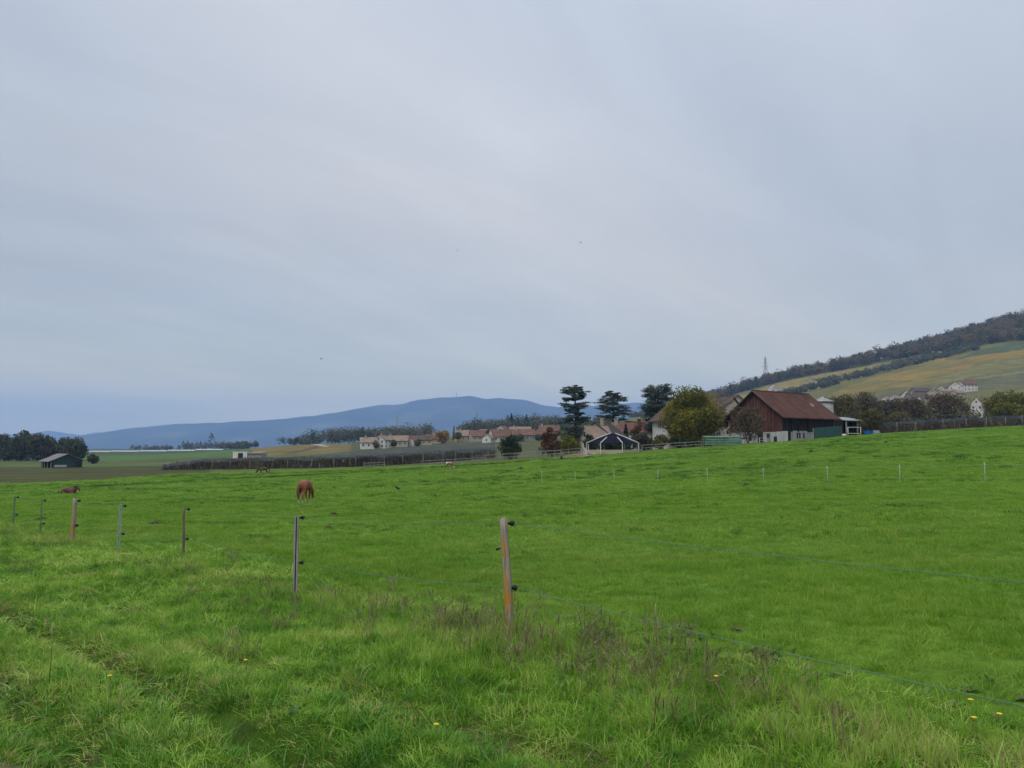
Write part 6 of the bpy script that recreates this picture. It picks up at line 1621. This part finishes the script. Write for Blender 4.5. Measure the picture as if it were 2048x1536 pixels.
# pasture
X, Y = cat_(sample(3.0, 14, 60, g), sample(14, 26, 26, g))
fsd = fence_side(X, Y); k = fsd > -.1 + .6 * (fbm(X * .9, Y * .9, 71) - .5)
X, Y = X[k], Y[k]; pn = fbm(X * .5, Y * .5, 81)
scatter('pasture_grass', 'short bright pasture grass beyond the near fence', 'grass', 'turf_tuft', X, Y, np.clip(Y / 11, .95, 2.0) * g.uniform(.85, 1.2, len(X)), (.42 + .95 * pn) * g.uniform(.75, 1.25, len(X)), np.clip(.25 * (fbm(X * .35, Y * .35, 83) - .45), 0, .3), .12, g)
X, Y = cat_(sample(24, 45, 5.0, g), sample(45, 80, 1.9, g), sample(80, 120, 1.0, g), sample(120, 160, .6, g))
k = (fence_side(X, Y) > 0) & (Y < np.interp(px_of(X, Y), [0, 200, 350, 700, 1100, 2048], [120, 130, 158, 164, 148, 152])); X, Y = X[k], Y[k]
scatter('pasture_sward', 'short grass sward of the middle pasture', 'grass', 'turf_patch', X, Y, np.clip(Y / 28, .9, 3.6) * g.uniform(.8, 1.25, len(X)), (.5 + .9 * fbm(X * .3, Y * .3, 85)) * g.uniform(.7, 1.25, len(X)), np.zeros(len(X)), .08, g)
# darker ungrazed tussocks in drifts
X, Y = cat_(sample(5, 14, 2.0, g), sample(14, 60, 1.6, g), sample(60, 150, .8, g))
k = (fence_side(X, Y) > .6); X, Y = X[k], Y[k]
cl = fbm(X * .16 + 7, Y * .22, 91, 3); c2 = fbm(X * .9, Y * .9, 93, 2)
k = (cl > .56) & (c2 > .48); X, Y, cl = X[k], Y[k], cl[k]
k = Y < np.interp(px_of(X, Y), [0, 200, 350, 700, 1100, 2048], [120, 130, 155, 160, 146, 146]); X, Y = X[k], Y[k]
# a long darker seam of old grass crosses the left of the pasture
sp = [gp(a, b_) for a, b_ in ((-60, 94), (60, 96), (150, 99), (260, 106), (380, 118), (520, 124), (700, 134), (860, 139), (950, 141), (1010, 141), (1100, 146))]
sx_, sy_ = [], []
for a_, b_ in zip(sp[:-1], sp[1:]):
    n = int((b_ - a_).length * 9)
    for q in range(n):
        f = g.random(); p_ = a_.lerp(b_, f)
        if fbm(np.array([p_.x * .2]), np.array([p_.y * .2]), 95)[0] > .36: sx_.append(p_.x + g.normal() * .3); sy_.append(p_.y + g.normal() * .35)
nb = len(X); X = np.concatenate([X, sx_]); Y = np.concatenate([Y, sy_])
scatter('grass_tussocks', 'darker ungrazed tussocks in drifts over the pasture', 'grass', 'tussock', X, Y, np.clip(Y / 30, .8, 2.4) * g.uniform(.8, 1.5, len(X)), np.clip(Y / 60, .8, 1.5) * g.uniform(.6, 1.2, len(X)), np.zeros(len(X)), .1, g)
# lush dark clumps by the wheel tracks
cx, cy = [], []
for px, Y0, sx_, n in ((40, 5.5, .45, 30), (150, 4.9, .3, 22), (330, 4.4, .25, 14), (430, 5.5, .3, 16), (235, 4.1, .22, 16), (560, 4.6, .22, 12), (90, 4.4, .35, 24), (690, 4.9, .25, 10), (820, 4.4, .25, 12), (1000, 6.5, .3, 10), (1180, 5.1, .25, 10), (1330, 4.5, .25, 12), (980, 4.0, .25, 12), (640, 3.95, .2, 12), (300, 7.0, .5, 16), (700, 7.6, .5, 14)):
    q = gp(px, Y0); cx += list(q.x + g.normal(size=n) * sx_); cy += list(q.y + g.normal(size=n) * sx_ * .6)
xl, yl = sample(3.6, 20, 3.2, g); kl = (fence_side(xl, yl) > .5) & (fbm(xl * .7, yl * .7, 99) > .57)
X, Y = np.concatenate([cx, xl[kl]]), np.concatenate([cy, yl[kl]]); k = Y > 2.4; X, Y = X[k], Y[k]
scatter('lush_grass', 'darker lush grass clumps beside the wheel tracks', 'grass', 'lush', X, Y, g.uniform(.9, 1.3, len(X)), np.where(fence_side(X, Y) > 0, .7, 1) * g.uniform(.4, .8, len(X)), np.zeros(len(X)), .2, g)
# herbs
X, Y = cat_(sample(2.6, 9, 20, g), sample(9, 16, 6, g))
k = (fence_side(X, Y) < 1.5) & (fbm(X * .7, Y * .7, 97) > .5) & (np.hypot(X + 2.62, Y - 3.95) > .4); X, Y = X[k], Y[k]
scatter('meadow_herbs', 'broad leaved dock and dandelion rosettes in the rough grass', 'plants', 'herb', X, Y, g.uniform(.7, 1.5, len(X)), g.uniform(.8, 1.6, len(X)), np.where(g.random(len(X)) < .12, .6, 0), .2, g)
# dead stalks along the strip under the wires
spots = [(880, 7.6, 1.20, 18), (1110, 6.5, 0.83, 18), (1200, 6.0, 0.75, 16), (1300, 5.9, 0.75, 12), (1240, 5.5, 0.60, 6), (1400, 5.3, 0.75, 10), (700, 8.0, 1.20, 10), (930, 6.8, 0.75, 12), (330, 13.0, 1.05, 12), (430, 10.2, 1.20, 6), (560, 9.0, 1.05, 8), (600, 10.2, 0.45, 4), (170, 14.5, 1.80, 4), (480, 6.9, 0.75, 4), (1500, 5.0, 0.60, 4), (1010, 7.0, 0.38, 4)]
xs, ys = [], []
for px, Y0, rad, n in spots:
    p = gp(px, Y0); xs += list(p.x + g.normal(size=n) * rad * .6); ys += list(p.y + g.normal(size=n) * rad * .45)
X, Y = np.array(xs), np.array(ys)
scatter('dead_stalks', 'brown dead flower stalks along the fence line', 'weeds', 'stalk', X, Y, g.uniform(.8, 1.2, len(X)), g.uniform(.4, .85, len(X)), np.where(g.random(len(X)) < .3, .6, 0), .15, g)
